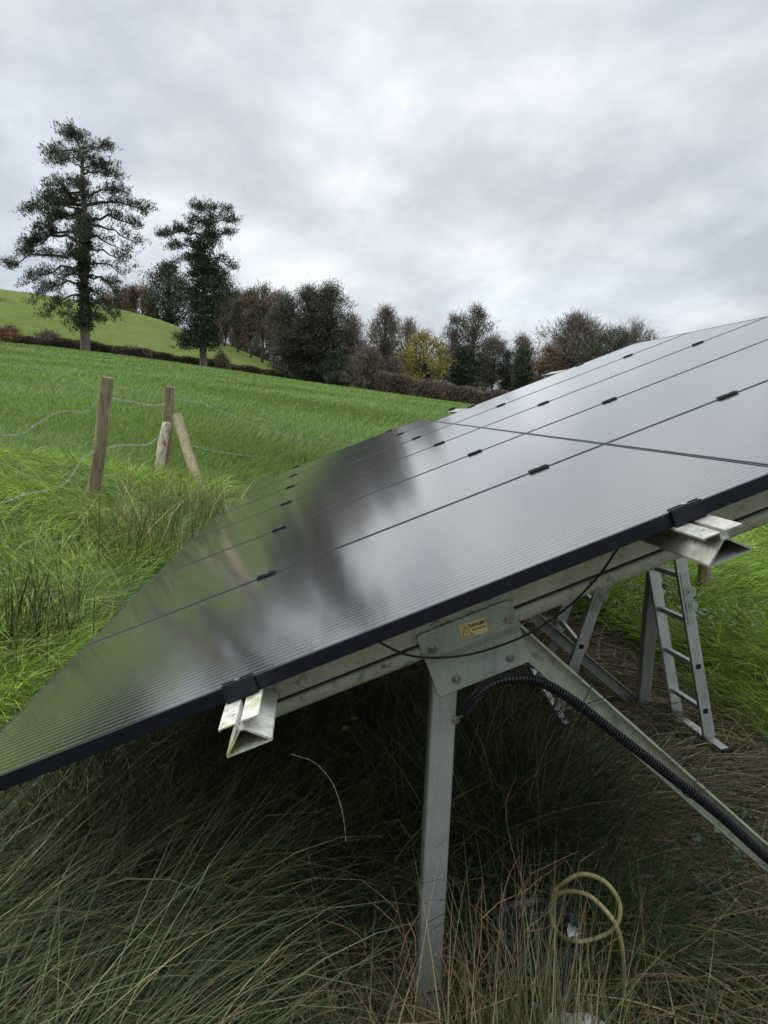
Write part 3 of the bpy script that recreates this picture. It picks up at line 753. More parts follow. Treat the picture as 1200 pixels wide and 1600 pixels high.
# ------------------------------------------------------------------ blades
def blades(x, y, az, L, w, e0, bend, colr, seg=4, z0=None, tipcol=None, floor=.012, wob=0.0, gfloor=True, kink=0.0):
    """curved ribbons: elevation runs from e0 to e0-bend, direction az"""
    N = len(x); z = gz(x, y) if z0 is None else z0
    t = (np.arange(seg) + .5) / seg
    el = e0[:, None] - bend[:, None] * t[None, :] ** 1.3
    if kink > 0:      # some stems are snapped over
        kb = (rng.random(N) < kink)[:, None] * (t[None, :] > rng.uniform(.35, .85, N)[:, None]); el = el - kb * rng.uniform(.3, 1.5, N)[:, None]
    aa = az[:, None] + (wob * (rng.random((N, 1)) - .5) * 2) * t[None, :]
    st = L[:, None] / seg
    P = np.zeros((N, seg + 1, 3)); P[:, 0] = np.stack([x, y, z - .01], 1)
    P[:, 1:, 0] = x[:, None] + np.cumsum(np.cos(el) * np.cos(aa) * st, 1)
    P[:, 1:, 1] = y[:, None] + np.cumsum(np.cos(el) * np.sin(aa) * st, 1)
    P[:, 1:, 2] = z[:, None] + np.cumsum(np.sin(el) * st, 1)
    if gfloor:
        gx = P[:, -1, 0]; gy = P[:, -1, 1]; gend = gz(gx, gy)
        tt = np.arange(seg + 1) / seg; gl = z[:, None] * (1 - tt) + gend[:, None] * tt
        fl = gl + (floor if np.isscalar(floor) else floor[:, None]) * tt
        P[:, :, 2] = np.maximum(P[:, :, 2], fl - .01)
    tw = rng.random(N) * math.pi
    px_, py_ = -np.sin(az), np.cos(az)
    S = np.stack([px_ * np.cos(tw), py_ * np.cos(tw), np.sin(tw)], 1)
    k = np.arange(seg + 1) / seg; prof = np.minimum(1, (1 - k) * 2.2) * (.75 + .25 * np.sin(k * 3)); prof[-1] = .06
    off = S[:, None, :] * (w[:, None] * prof[None, :] * .5)[:, :, None]
    V = np.stack([P - off, P + off], 2).reshape(-1, 3)
    base = np.arange(N)[:, None] * (2 * (seg + 1)) + np.arange(seg)[None, :] * 2; b = base.ravel()
    Fc = np.stack([b, b + 1, b + 3, b + 2], 1)
    if tipcol is None: C = np.repeat(colr, 2 * (seg + 1), axis=0)
    else:
        m_ = (k ** 2)[None, :, None]; C = colr[:, None, :] * (1 - m_) + tipcol[:, None, :] * m_; C = np.repeat(C[:, :, None, :], 2, 2).reshape(-1, 3)
    return V, Fc, C
class Bag:
    def __init__(s): s.V = []; s.F = []; s.C = []; s.n = 0
    def add(s, V, Fc, C): s.V.append(V); s.F.append(Fc + s.n); s.C.append(C); s.n += len(V); return s
    def build(s, name, mat, parent=None, loc=None):
        return mesh_obj(name, np.concatenate(s.V), np.concatenate(s.F), mat, parent, False, np.concatenate(s.C), loc=loc)
def pal(N, cols, wts, var=.2):
    cols = np.array(cols); i = rng.choice(len(cols), N, p=np.array(wts) / sum(wts)); c = cols[i]
    return np.clip(c * (1 + (rng.random((N, 1)) - .5) * 2 * var) * (1 + (rng.random((N, 3)) - .5) * .12), 0, 1)
def flow(x, y, f=1.0, ph=0.0):
    return 1.6 * np.sin(x * 1.3 * f + 1.7 * np.sin(y * 1.1 * f + ph)) + 1.9 * np.cos(y * 1.45 * f + 1.2 * np.sin(x * .9 * f + ph + 1)) + ph
LUSH = [(.125, .225, .026), (.20, .34, .038), (.31, .45, .07), (.055, .105, .016), (.44, .39, .17)]
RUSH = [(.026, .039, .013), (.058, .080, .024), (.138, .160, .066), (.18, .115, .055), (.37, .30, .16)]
def u(a, b, n): return rng.uniform(a, b, n)

# --- distant and middle field grass
def lod_points(n, y0, y1, xl, xr, p=1.0):
    t = rng.random(n)
    if abs(p - 1) < 1e-6: Y = y0 * (y1 / y0) ** t
    else: a = 1 - p; Y = (y0 ** a + t * (y1 ** a - y0 ** a)) ** (1 / a)
    lo, hi = xl(Y), xr(Y); return lo + rng.random(n) * (hi - lo), Y
x, y = lod_points(320000, 6.2, 92, lambda Y: -.50 * Y - 3, lambda Y: .30 * Y + .5, 1.55)
inrush = (x > -1.4) & (y < 10.5)
far = np.clip((y - 10) / 60, 0, 1)
fencey = (y < 7.9 + .3 * np.sin(x * 3))            # rank strip this side of the fence
keep = ~((x > -.9) & (y < 9)) & ~(fencey & (rng.random(len(x)) < .5)); x, y, far = x[keep], y[keep], far[keep]; N = len(x)
# trees' hedge edge: stop at the boundary of the field
pat = .5 + .5 * np.sin(x * .5 + 2 * np.sin(y * .33)) * np.sin(y * .41 + 1.5 * np.sin(x * .27))
L = u(.11, .21, N) * (1 - .45 * far) * (.8 + .45 * pat)
w = np.maximum(.0042, .00085 * y)
c = pal(N, [(.112, .195, .042), (.165, .27, .056), (.22, .33, .08), (.082, .14, .034), (.29, .30, .13)], (5, 6, 3, 3, .5), .22) * (.82 + .3 * (1 - pat))[:, None]
B = Bag(); B.add(*blades(x, y, flow(x, y, .5) * .5 + u(-1.6, 1.6, N), L, w, u(.9, 1.5, N), u(.3, 1.3, N), c, 3))
tag(B.build('field_grass', MGRASS), kind='stuff')

# --- rank lodged grass in tufts (left of the array, and right beyond the ladder)
def tufts(cx, cy, n, L0, L1, wd, cols, wts, e=(.7, 1.35), bd=(.8, 2.0), rad=.09, coh=.75, f=1.0, seg=5, var=.22):
    K = len(cx); x = np.repeat(cx, n) + rng.normal(0, rad, K * n); y = np.repeat(cy, n) + rng.normal(0, rad, K * n); N = K * n
    a0 = np.repeat(flow(cx, cy, f), n); rad_a = rng.random(N) * 6.283
    az = np.where(rng.random(N) < coh, a0 + rng.normal(0, .45, N), rad_a)
    tc_ = np.repeat(rng.uniform(.55, 1.45, (K, 1)), n, 0)
    c = pal(N, cols, wts, var) * tc_
    tip = c * .6 + np.array([.28, .27, .10]) * .4
    tip = np.where(rng.random((N, 1)) < .4, tip, c)
    W_ = np.maximum(wd, .0011 * y) * u(.7, 1.25, N)
    return blades(x, y, az, u(L0, L1, N), W_, u(*e, N), u(*bd, N), c, seg, tipcol=tip, floor=u(.01, .09, N), wob=.5)
B = Bag()
K = 1500; cy = 1.3 + 6.9 * rng.random(K) ** .85; cx = -.75 - rng.random(K) * (.25 * cy + 2.2) + .0 * cy
near_edge = cx > -1.0 - .05 * cy
cx = np.where((cy > 2.6) & near_edge, cx - .3, cx)
B.add(*tufts(cx, cy, 62, .22, .48, .0055, LUSH, (5, 6, 4, 2, .8)))
K = 300; cy = u(4.0, 7.7, K); cx = -1.0 - rng.random(K) * (.36 * cy)        # bigger pale swathes by the fence
B.add(*tufts(cx, cy, 60, .3, .55, .005, [(.075, .13, .045), (.11, .18, .06), (.15, .22, .09), (.23, .22, .12)], (4, 5, 4, 1.2), e=(.4, 1.0), bd=(.6, 1.5), coh=.92, f=.8))
K = 170; B.add(*tufts(u(-1.9, -.70, K), u(1.35, 2.7, K), 60, .14, .36, .0042, [(.12, .16, .04), (.20, .21, .07), (.30, .25, .12), (.06, .10, .02)], (4, 4, 3, 2), coh=.4))
K = 170; i_ = rng.integers(0, 7, K); pc = np.array([(-1.25, 3.35), (-1.3, 3.0), (-2.6, 5.2), (-1.8, 5.8), (-1.1, 1.9), (-1.6, 2.4), (-2.3, 4.4)])[i_]
B.add(*tufts(pc[:, 0] + rng.normal(0, .13, K), pc[:, 1] + rng.normal(0, .13, K), 45, .12, .32, .0035, [(.40, .27, .11), (.46, .34, .16), (.26, .15, .07)], (3, 3, 2), e=(.0, .7), bd=(0, .9), coh=.2))
tag(B.build('rank_grass', MGRASS), kind='stuff')
B = Bag()
K = 1500; cy = 4.2 + 8.5 * rng.random(K) ** 1.2; cx = 1.6 + rng.random(K) * (.55 * cy + .8)
keep = ~((cx < 2.55 + .35 * np.sin(cy * 2)) & (cy < 5.6)); cx, cy = cx[keep], cy[keep]
B.add(*tufts(cx, cy, 60, .18, .42, .0045, LUSH, (5, 6, 4, 2, .9)))
K = 120; cx = 2.35 + rng.random(K) * 1.3; cy = u(3.3, 5.0, K); B.add(*tufts(cx, cy, 50, .12, .3, .004, LUSH, (5, 6, 4, 2, 1.5)))
tag(B.build('rank_grass', MGRASS), kind='stuff')

# --- matted litter and lodged rush stems under and round the array
def mat(n, xr, yr, L0, L1, az, spread, cols, wts, e=(.0, .35), bd=(.1, .7), wd=.003, fl=(.0, .12), seg=5, wob=.6):
    x = u(*xr, n); y = u(*yr, n)
    return blades(x, y, (flow(x, y, .9) * .55 if az is None else az) + rng.normal(0, spread, n), u(L0, L1, n), wd * u(.6, 1.3, n), u(*e, n), u(*bd, n), pal(n, cols, wts, .3), seg, floor=u(*fl, n) * .6, wob=wob)
B = Bag()
DRY = [(.27, .165, .105), (.38, .29, .18), (.14, .09, .055), (.50, .42, .28), (.13, .15, .06)]
B.add(*mat(30000, (-1.6, 4.0), (1.0, 6.5), .08, .32, None, 1.6, DRY, (4, 4, 3, 2, 2), wd=.0040, fl=(0, .05)))
B.add(*mat(15000, (-1.2, 2.6), (1.4, 9.0), .2, .6, None, .9, RUSH, (4, 4, 2, 3, 1.2), fl=(0, .10)))
B.add(*mat(14000, (.9, 2.9), (1.7, 3.3), .3, .7, -.35, .8, RUSH, (1.5, 2, 4, 4.5, 5), e=(.05, .32), bd=(.3, .8), fl=(.02, .12)))
B.add(*mat(5000, (1.1, 2.6), (2.9, 4.6), .3, .7, -1.2, .6, RUSH, (1.5, 2, 4, 4, 4.5), e=(.05, .25), bd=(.4, 1.0), fl=(.02, .10)))
tag(B.build('matted_rush_litter', MRUSH), kind='stuff')

B = Bag()
def rush(cx, cy, n, L0, L1, az=None, spr=.7, e=(.75, 1.45), bd=(.2, 1.1), rad=.09, wts=(5, 5, 3, 1.6, .8), wd=.0029, seg=6, cols=RUSH, fl=(.02, .2)):
    cx = np.atleast_1d(cx); cy = np.atleast_1d(cy); K = len(cx); N = K * n
    x = np.repeat(cx, n) + rng.normal(0, rad, N); y = np.repeat(cy, n) + rng.normal(0, rad, N)
    a = (np.repeat(flow(cx, cy, .8), n) if az is None else np.full(N, az)) + rng.normal(0, spr, N)
    a = np.where(rng.random(N) < .2, rng.random(N) * 6.283, a)
    return blades(x, y, a, u(L0, L1, N), wd * np.where(rng.random(N) < .08, 1.9, 1.0) * u(.6, 1.2, N), u(*e, N), u(*bd, N), pal(N, cols, wts, .28) * np.repeat(rng.uniform(.5, 1.5, (K, 1)), n, 0), seg, floor=u(*fl, N), wob=.45, kink=(.3 if K > 1 else .12))
# foreground bottom left: long stems sweeping to the upper right
K = 105; B.add(*rush(u(-1.8, -.45, K), u(.75, 2.0, K), 150, .5, .95, az=.75, spr=.55, e=(.45, 1.2), bd=(.5, 1.5), wts=(3, 5, 6, .8, .9), wd=.0026))
K = 50; B.add(*rush(u(-.5, .22, K), u(.85, 1.75, K), 130, .28, .55, az=2.4, spr=1.1, e=(.2, .9), bd=(.5, 1.4), wts=(3, 3, 2, 4, 1.6), wd=.0025))
# dark mass under the near edge
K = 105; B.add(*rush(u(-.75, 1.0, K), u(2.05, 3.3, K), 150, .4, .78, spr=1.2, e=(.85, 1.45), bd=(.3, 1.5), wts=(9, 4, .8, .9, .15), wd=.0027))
# lower right, swept to the right and down
K = 60; B.add(*rush(u(.90, 2.1, K), u(1.2, 2.2, K), 110, .35, .68, az=-.5, spr=.65, e=(.1, .6), bd=(.6, 1.4), wts=(3, 4, 5, 3.5, 3)))
K = 9; B.add(*rush(u(-.1, .2, K), u(1.1, 1.6, K), 60, .4, .65, az=2.6, spr=1.2, e=(.5, 1.2), bd=(.6, 1.5), wts=(2, 3, 2, 5, 2)))
K = 60; B.add(*rush(u(-.7, .95, K), u(3.3, 8.6, K), 70, .25, .5, spr=1.3, e=(.6, 1.4), bd=(.4, 1.4), wts=(6, 4, 2, 2, 1)))
tag(B.build('lodged_rushes', MRUSH), kind='stuff')

def clump(x0, y0, n, L0, L1, label, **k):
    b = Bag(); b.add(*rush([x0], [y0], n, L0, L1, **k)); z = gz1(x0, y0)
    tag(b.build('rush_clump', MRUSH, loc=(x0, y0, z)), label, 'rushes', 'clumps of rushes')
UP = dict(e=(1.15, 1.55), bd=(.0, .45), spr=3)
pt = atY(150, 985, 3.9); clump(-1.42, 3.75, 230, .42, .80, 'sparse upright dark green rush clump by the lower panel edge at left', rad=.12, wts=(8, 3, 1, 1, .3), wd=.0048, **UP)
clump(-1.22, 5.35, 520, .45, .85, 'dense grey-green rush clump beside the panel edge below the slanting strut', rad=.20, wts=(4, 6, 4, 1.5, .8), wd=.0045, e=(1.0, 1.5), bd=(.0, .6), spr=3)
clump(-1.02, 6.6, 420, .35, .7, 'brownish rush clump hugging the panel edge at the foot of the slanting strut', rad=.22, wts=(3, 4, 4, 3, 1.2), wd=.005, e=(1.0, 1.5), bd=(.0, .6), spr=3)
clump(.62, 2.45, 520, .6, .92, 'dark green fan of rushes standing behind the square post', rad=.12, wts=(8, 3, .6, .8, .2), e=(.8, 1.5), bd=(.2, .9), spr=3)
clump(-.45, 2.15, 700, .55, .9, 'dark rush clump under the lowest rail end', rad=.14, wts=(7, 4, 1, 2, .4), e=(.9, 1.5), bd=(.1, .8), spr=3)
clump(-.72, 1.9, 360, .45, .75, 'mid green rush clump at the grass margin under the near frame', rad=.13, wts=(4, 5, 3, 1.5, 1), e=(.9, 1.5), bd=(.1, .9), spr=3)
clump(.47, 1.56, 330, .38, .74, 'upright pale green and straw rush stems in front of the dark bucket', rad=.10, wts=(2, 4, 6, 3, 4), e=(1.2, 1.55), bd=(.0, .35), spr=3)
clump(.62, 1.55, 280, .36, .70, 'upright straw coloured rush stems to the right in front of the bucket', rad=.09, wts=(2, 4, 5, 4, 4), e=(1.2, 1.55), bd=(.0, .35), spr=3)

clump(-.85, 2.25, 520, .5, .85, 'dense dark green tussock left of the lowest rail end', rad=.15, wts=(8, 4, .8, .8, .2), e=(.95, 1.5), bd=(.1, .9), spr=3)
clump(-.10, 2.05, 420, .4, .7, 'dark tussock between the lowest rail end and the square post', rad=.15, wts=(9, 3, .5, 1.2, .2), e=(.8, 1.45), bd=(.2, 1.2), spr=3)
clump(-1.15, 1.62, 420, .4, .75, 'pale green tussock at the lower left edge of the photo', rad=.15, wts=(3, 5, 5, .6, .8), e=(.7, 1.4), bd=(.3, 1.1), spr=3)
# dead branching stalks
def stalks(x0, y0, n, label, H=.5):
    mb = MB(); z = gz1(x0, y0)
    for _ in range(n):
        p = np.array([x0 + random.gauss(0, .09), y0 + random.gauss(0, .06), z]); d = np.array([random.gauss(0, .22), random.gauss(0, .22), 1.]); h = H * random.uniform(.6, 1.1)
        P = [p]; k = 8
        for i in range(k):
            d = d + np.array([random.gauss(0, .14), random.gauss(0, .14), -.04]); d /= np.linalg.norm(d); P.append(P[-1] + d * h / k)
            if i > 2 and random.random() < .6:
                q = d + np.array([random.gauss(0, .6), random.gauss(0, .6), -.1]); Q = [P[-1]]
                for j in range(3): q /= np.linalg.norm(q); Q.append(Q[-1] + q * h * .09); q = q + np.array([random.gauss(0, .3), random.gauss(0, .3), -.1])
                mb.tube(Q, [.0011, .001, .0008, .0004], 4)
        mb.tube(P, np.linspace(.0018, .0007, len(P)), 5)
    tag(mb.build('dead_stalks', MSTALK, loc=(x0, y0, z)), label, 'dead weeds', 'dead stalks round the bucket')
MSTALK = simple('reddish_dead_stalk', (.22, .12, .065), .8, 0, .3, .4, 20)
stalks(.36, 1.62, 24, 'reddish brown branching dead stalks between the square post and the bucket', .55)
stalks(.60, 1.72, 12, 'thin dead stalks rising behind the hose loop', .6)
for pts, lb in (([(455, 1178, 2.0), (492, 1192, 1.98), (520, 1225, 1.96), (535, 1270, 1.95), (541, 1315, 1.95)], 'pale arching dry stem in the dark under the array'),):
    P = spline([atY(*q) for q in pts], 40); mb = MB(); mb.tube(P, .0012 + .0005 * np.sign(np.sin(np.arange(40) * 2.2)), 6)
    tag(mb.build('dry_stem', simple('pale_stem', (.30, .26, .17), .7), loc=P[0]), lb, 'dry stem', 'pale dry stems')

# broad-leaved weeds
MWEED = foliage_mat('weed_leaves', .25, .45, .4)
def weed(x0, y0, n, size, label, H=.25, cols=((.05, .12, .03), (.08, .17, .05), (.10, .17, .09)), rad=.12):
    z = gz1(x0, y0); V = []; Fq = []; C = []; nv = 0
    for i in range(n):
        h = random.uniform(.03, H); a = random.uniform(0, 6.283); rr_ = random.uniform(0, rad); c0 = np.array([x0 + rr_ * math.cos(a), y0 + rr_ * math.sin(a), z + h])
        b = random.uniform(0, 6.283); d = np.array([math.cos(b), math.sin(b), random.uniform(-.3, .4)]); d /= np.linalg.norm(d)
        s = np.cross(d, (random.gauss(0, .25), random.gauss(0, .25), 1)); s /= np.linalg.norm(s); nrm = np.cross(s, d); L = size * random.uniform(.6, 1.2)
        col = np.array(random.choice(cols)) * random.uniform(.8, 1.2)
        prof = [0, .30, .42, .36, .2, .02]
        for k, wd_ in enumerate(prof):
            t = k / 5; mid = c0 + d * L * t + nrm * (-.25 * L * t * t)
            ser = .04 * L * (k % 2)
            for sg in (-1, 0, 1): V.append(mid + s * sg * (wd_ * L * .75 + ser) + nrm * abs(sg) * .08 * L); C.append(col)
        for k in range(5):
            for q_ in (0, 1): a_ = nv + k * 3 + q_; Fq.append((a_, a_ + 1, a_ + 4, a_ + 3))
        nv += 18
    tag(mesh_obj('weed', np.array(V), np.array(Fq), MWEED, col=np.array(C), loc=(x0, y0, z)), kind='stuff')
P = atY(1110, 985, 4.9); weed(P[0], 4.9, 90, .06, 'leafy green weed clump in the grass right of the ladder', .30, rad=.3)
P = atY(1000, 960, 5.2); weed(P[0], 5.2, 260, .035, 'small-leaved bushy weeds behind the ladder', .42, cols=((.05, .09, .03), (.09, .12, .06), (.13, .15, .10)), rad=.42)
P = atY(1040, 925, 5.6); weed(P[0], 5.6, 140, .05, 'taller leafy weeds just left of the brown post', .40, cols=((.05, .10, .03), (.08, .13, .06)), rad=.3)
weed(1.12, 2.10, 14, .07, 'low dock leaves right of the bucket', .12, rad=.10)
weed(1.45, 2.45, 22, .05, 'scattered small green leaves under the diagonal brace', .14, rad=.3)
weed(1.75, 2.75, 14, .05, 'small pale leaves in the litter below the ladder', .1, cols=((.2, .22, .16), (.09, .14, .05)), rad=.25)
weed(.12, 2.55, 10, .04, 'few bright yellow green leaves in the dark left of the bracket', .55, cols=((.16, .24, .03), (.10, .18, .03)), rad=.15)
weed(-1.55, 3.3, 20, .05, 'small pale nettle leaves in the grass at far left', .2, rad=.25)

# bucket, hose, wrapper, stone
bx, by = .645, 1.93; bz = gz1(bx, by) - .05
bk = empty('bucket', (bx, by, bz)); mb = MB(); seg = 36
rings = [(.085, 0), (.092, .05), (.102, .14), (.110, .22), (.120, .285), (.128, .288), (.128, .298), (.118, .300), (.108, .292), (.100, .2), (.09, .06), (.0, .055)]
V = [(bx + math.cos(2 * math.pi * k / seg) * r_ * (1 + .05 * math.sin(3 * 2 * math.pi * k / seg + h_ * 9)), by + math.sin(2 * math.pi * k / seg) * r_ * (1 + .04 * math.sin(2 * 2 * math.pi * k / seg + 1)), bz + h_ + .008 * math.sin(2 * math.pi * k / seg * 2)) for r_, h_ in rings for k in range(seg)]
mb.add(V, [[i * seg + k, i * seg + (k + 1) % seg, (i + 1) * seg + (k + 1) % seg, (i + 1) * seg + k] for i in range(len(rings) - 1) for k in range(seg)])
mb.build('tub', MBAG, bk, smooth=True)
hb = MB(); hb.tube(spline([(bx - .125, by, bz + .27), (bx - .10, by - .08, bz + .18), (bx, by - .145, bz + .13), (bx + .10, by - .08, bz + .18), (bx + .125, by, bz + .27)], 24), .003, 6); hb.build('handle', MBLK2, bk, smooth=True)
tag(bk, 'dark plastic bucket half hidden behind upright rush stems', 'bucket')
hp = [(858, 1408, 1.86), (872, 1385, 1.84), (905, 1366, 1.80), (945, 1378, 1.78), (968, 1412, 1.77), (962, 1447, 1.76), (930, 1468, 1.76), (890, 1470, 1.79), (872, 1450, 1.84), (868, 1415, 1.86), (885, 1393, 1.82), (915, 1398, 1.78), (945, 1425, 1.75), (966, 1455, 1.74), (985, 1500, 1.74), (992, 1560, 1.75)]
hp = [(862, 1404, 1.90), (875, 1384, 1.85), (908, 1366, 1.80), (945, 1378, 1.78), (968, 1412, 1.77), (962, 1447, 1.76), (932, 1466, 1.77), (895, 1470, 1.80), (868, 1452, 1.90), (860, 1420, 1.92), (876, 1395, 1.86), (915, 1397, 1.79), (948, 1425, 1.75), (966, 1455, 1.73), (974, 1500, 1.74), (975, 1560, 1.76)]
mb = MB(); P = spline([atY(*q) for q in hp], 140); mb.tube(P, .0060, 10)
tag(mb.build('hose', MHOSE, smooth=True, loc=P[0]), 'yellowish plastic hose coiled in a loop above the bucket', 'hose')
mb = MB(); c0 = atY(895, 1456, 1.80); V = []; Fq = []
for i in range(6):
    for j in range(6): V.append(c0 + np.array([(i - 2.5) * .006 + random.gauss(0, .0015), random.gauss(0, .005), -(j - 2.5) * .007 - (i - 2.5) * .004 + random.gauss(0, .0015)]))
Fq = [[i * 6 + j, i * 6 + j + 1, (i + 1) * 6 + j + 1, (i + 1) * 6 + j] for i in range(5) for j in range(5)]
mb.add(V, Fq); wob = mb.build('wrapper', simple('white_film', (.42, .42, .40), .3), loc=c0)
wob.modifiers.new('s', 'SOLIDIFY').thickness = .0006
tag(wob, 'small crumpled white wrapper lying inside the hose loop', 'wrapper')
def rock(x0, y0, z, r, label):
    import bmesh
    b = bmesh.new(); bmesh.ops.create_icosphere(b, subdivisions=3, radius=1)
    for v in b.verts:
        c_ = v.co; k = 1 + .12 * math.sin(c_.x * 4 + 1) * math.sin(c_.y * 5) + .08 * math.sin(c_.z * 7 + c_.x * 3); v.co = Vector((c_.x * r * 1.4 * k, c_.y * r * k, c_.z * r * .6 * k))
    me = bpy.data.meshes.new('stone'); b.to_mesh(me); b.free(); me.materials.append(MSTONE); o = bpy.data.objects.new('stone', me); COL.objects.link(o); o.location = (x0, y0, z); tag(o, label, 'stone')
P = atY(905, 1605, 1.62); rock(P[0], 1.62, P[2] - .03, .07, 'pale flat stone in the rushes at the bottom edge')

# ------------------------------------------------------------------ trees
class Skel:
    """trunk and branch tubes as fast quads"""
    def __init__(s): s.V = []; s.F = []; s.n = 0
    def tube(s, P, r0, r1, seg=5):
        P = np.asarray(P, float); n = len(P); T = np.gradient(P, axis=0); T /= np.linalg.norm(T, axis=1)[:, None] + 1e-9
        ref = np.where(np.abs(T[:, 2:3]) < .9, np.array([[0, 0, 1.]]), np.array([[1., 0, 0]])); N = np.cross(T, ref); N /= np.linalg.norm(N, axis=1)[:, None] + 1e-9; B_ = np.cross(T, N)
        r = np.linspace(r0, r1, n) if np.isscalar(r0) else r0
        a = np.arange(seg) * 2 * math.pi / seg
        V = P[:, None, :] + (N[:, None, :] * np.cos(a)[None, :, None] + B_[:, None, :] * np.sin(a)[None, :, None]) * r[:, None, None]
        s.V.append(V.reshape(-1, 3)); i, k = np.meshgrid(np.arange(n - 1), np.arange(seg), indexing='ij'); i = i.ravel(); k = k.ravel()
        s.F.append(np.stack([i * seg + k, i * seg + (k + 1) % seg, (i + 1) * seg + (k + 1) % seg, (i + 1) * seg + k], 1) + s.n); s.n += n * seg
    def build(s, name, mat, parent): return mesh_obj(name, np.concatenate(s.V), np.concatenate(s.F), mat, parent, smooth=True)
def bez(a, b, sag=0, n=6, wob=.0):
    t = np.linspace(0, 1, n)[:, None]; P = a * (1 - t) + b * t; P[:, 2] += (sag * 4 * t * (1 - t))[:, 0]
    if wob: P[1:-1] += rng.normal(0, wob, (n - 2, 3))
    return P
def leaves(C, R, n, size, cols, wts, flat=1.0, aspect=.55, var=.3, up=0.0):
    """n small leaf-clump faces round each centre C with radius R"""
    K = len(C); N = K * n; R = np.repeat(np.broadcast_to(R, (K,)), n)
    d = rng.normal(size=(N, 3)); d /= np.linalg.norm(d, axis=1)[:, None]; rr = rng.random(N) ** .45
    P = np.repeat(C, n, 0) + d * (rr * R)[:, None] * np.array([1, 1, flat])
    a = rng.normal(size=(N, 3)); a[:, 2] += up; a /= np.linalg.norm(a, axis=1)[:, None]; b = np.cross(a, rng.normal(size=(N, 3))); b /= np.linalg.norm(b, axis=1)[:, None]
    s = size * rng.uniform(.6, 1.3, N)
    a = a * s[:, None] * .5; b = b * s[:, None] * .5 * aspect
    V = np.stack([P - a, P + b * 1.0, P + a, P - b], 1).reshape(-1, 3)
    Fq = np.arange(N * 4).reshape(N, 4)
    tone = np.repeat(rng.uniform(.65, 1.25, (K, 1)), n, 0)
    C_ = np.repeat(pal(N, cols, wts, var) * tone, 4, 0)
    return V, Fq, C_
def needles_on(C, D, n, size, cols, wts):
    """upswept needle brushes: C centres, D axis direction"""
    K = len(C); N = K * n; ax = np.repeat(D, n, 0) + rng.normal(0, .75, (N, 3)); ax[:, 2] += .35; ax /= np.linalg.norm(ax, axis=1)[:, None]
    P0 = np.repeat(C, n, 0) + rng.normal(0, size * .45, (N, 3)); s = size * rng.uniform(.6, 1.25, N)
    b = np.cross(ax, rng.normal(size=(N, 3))); b /= np.linalg.norm(b, axis=1)[:, None]
    V = np.stack([P0, P0 + ax * (s * .5)[:, None] + b * (s * .11)[:, None], P0 + ax * s[:, None], P0 + ax * (s * .5)[:, None] - b * (s * .11)[:, None]], 1).reshape(-1, 3)
    tone = np.repeat(rng.uniform(.6, 1.3, (K, 1)), n, 0)
    return V, np.arange(N * 4).reshape(N, 4), np.repeat(pal(N, cols, wts, .3) * tone, 4, 0)

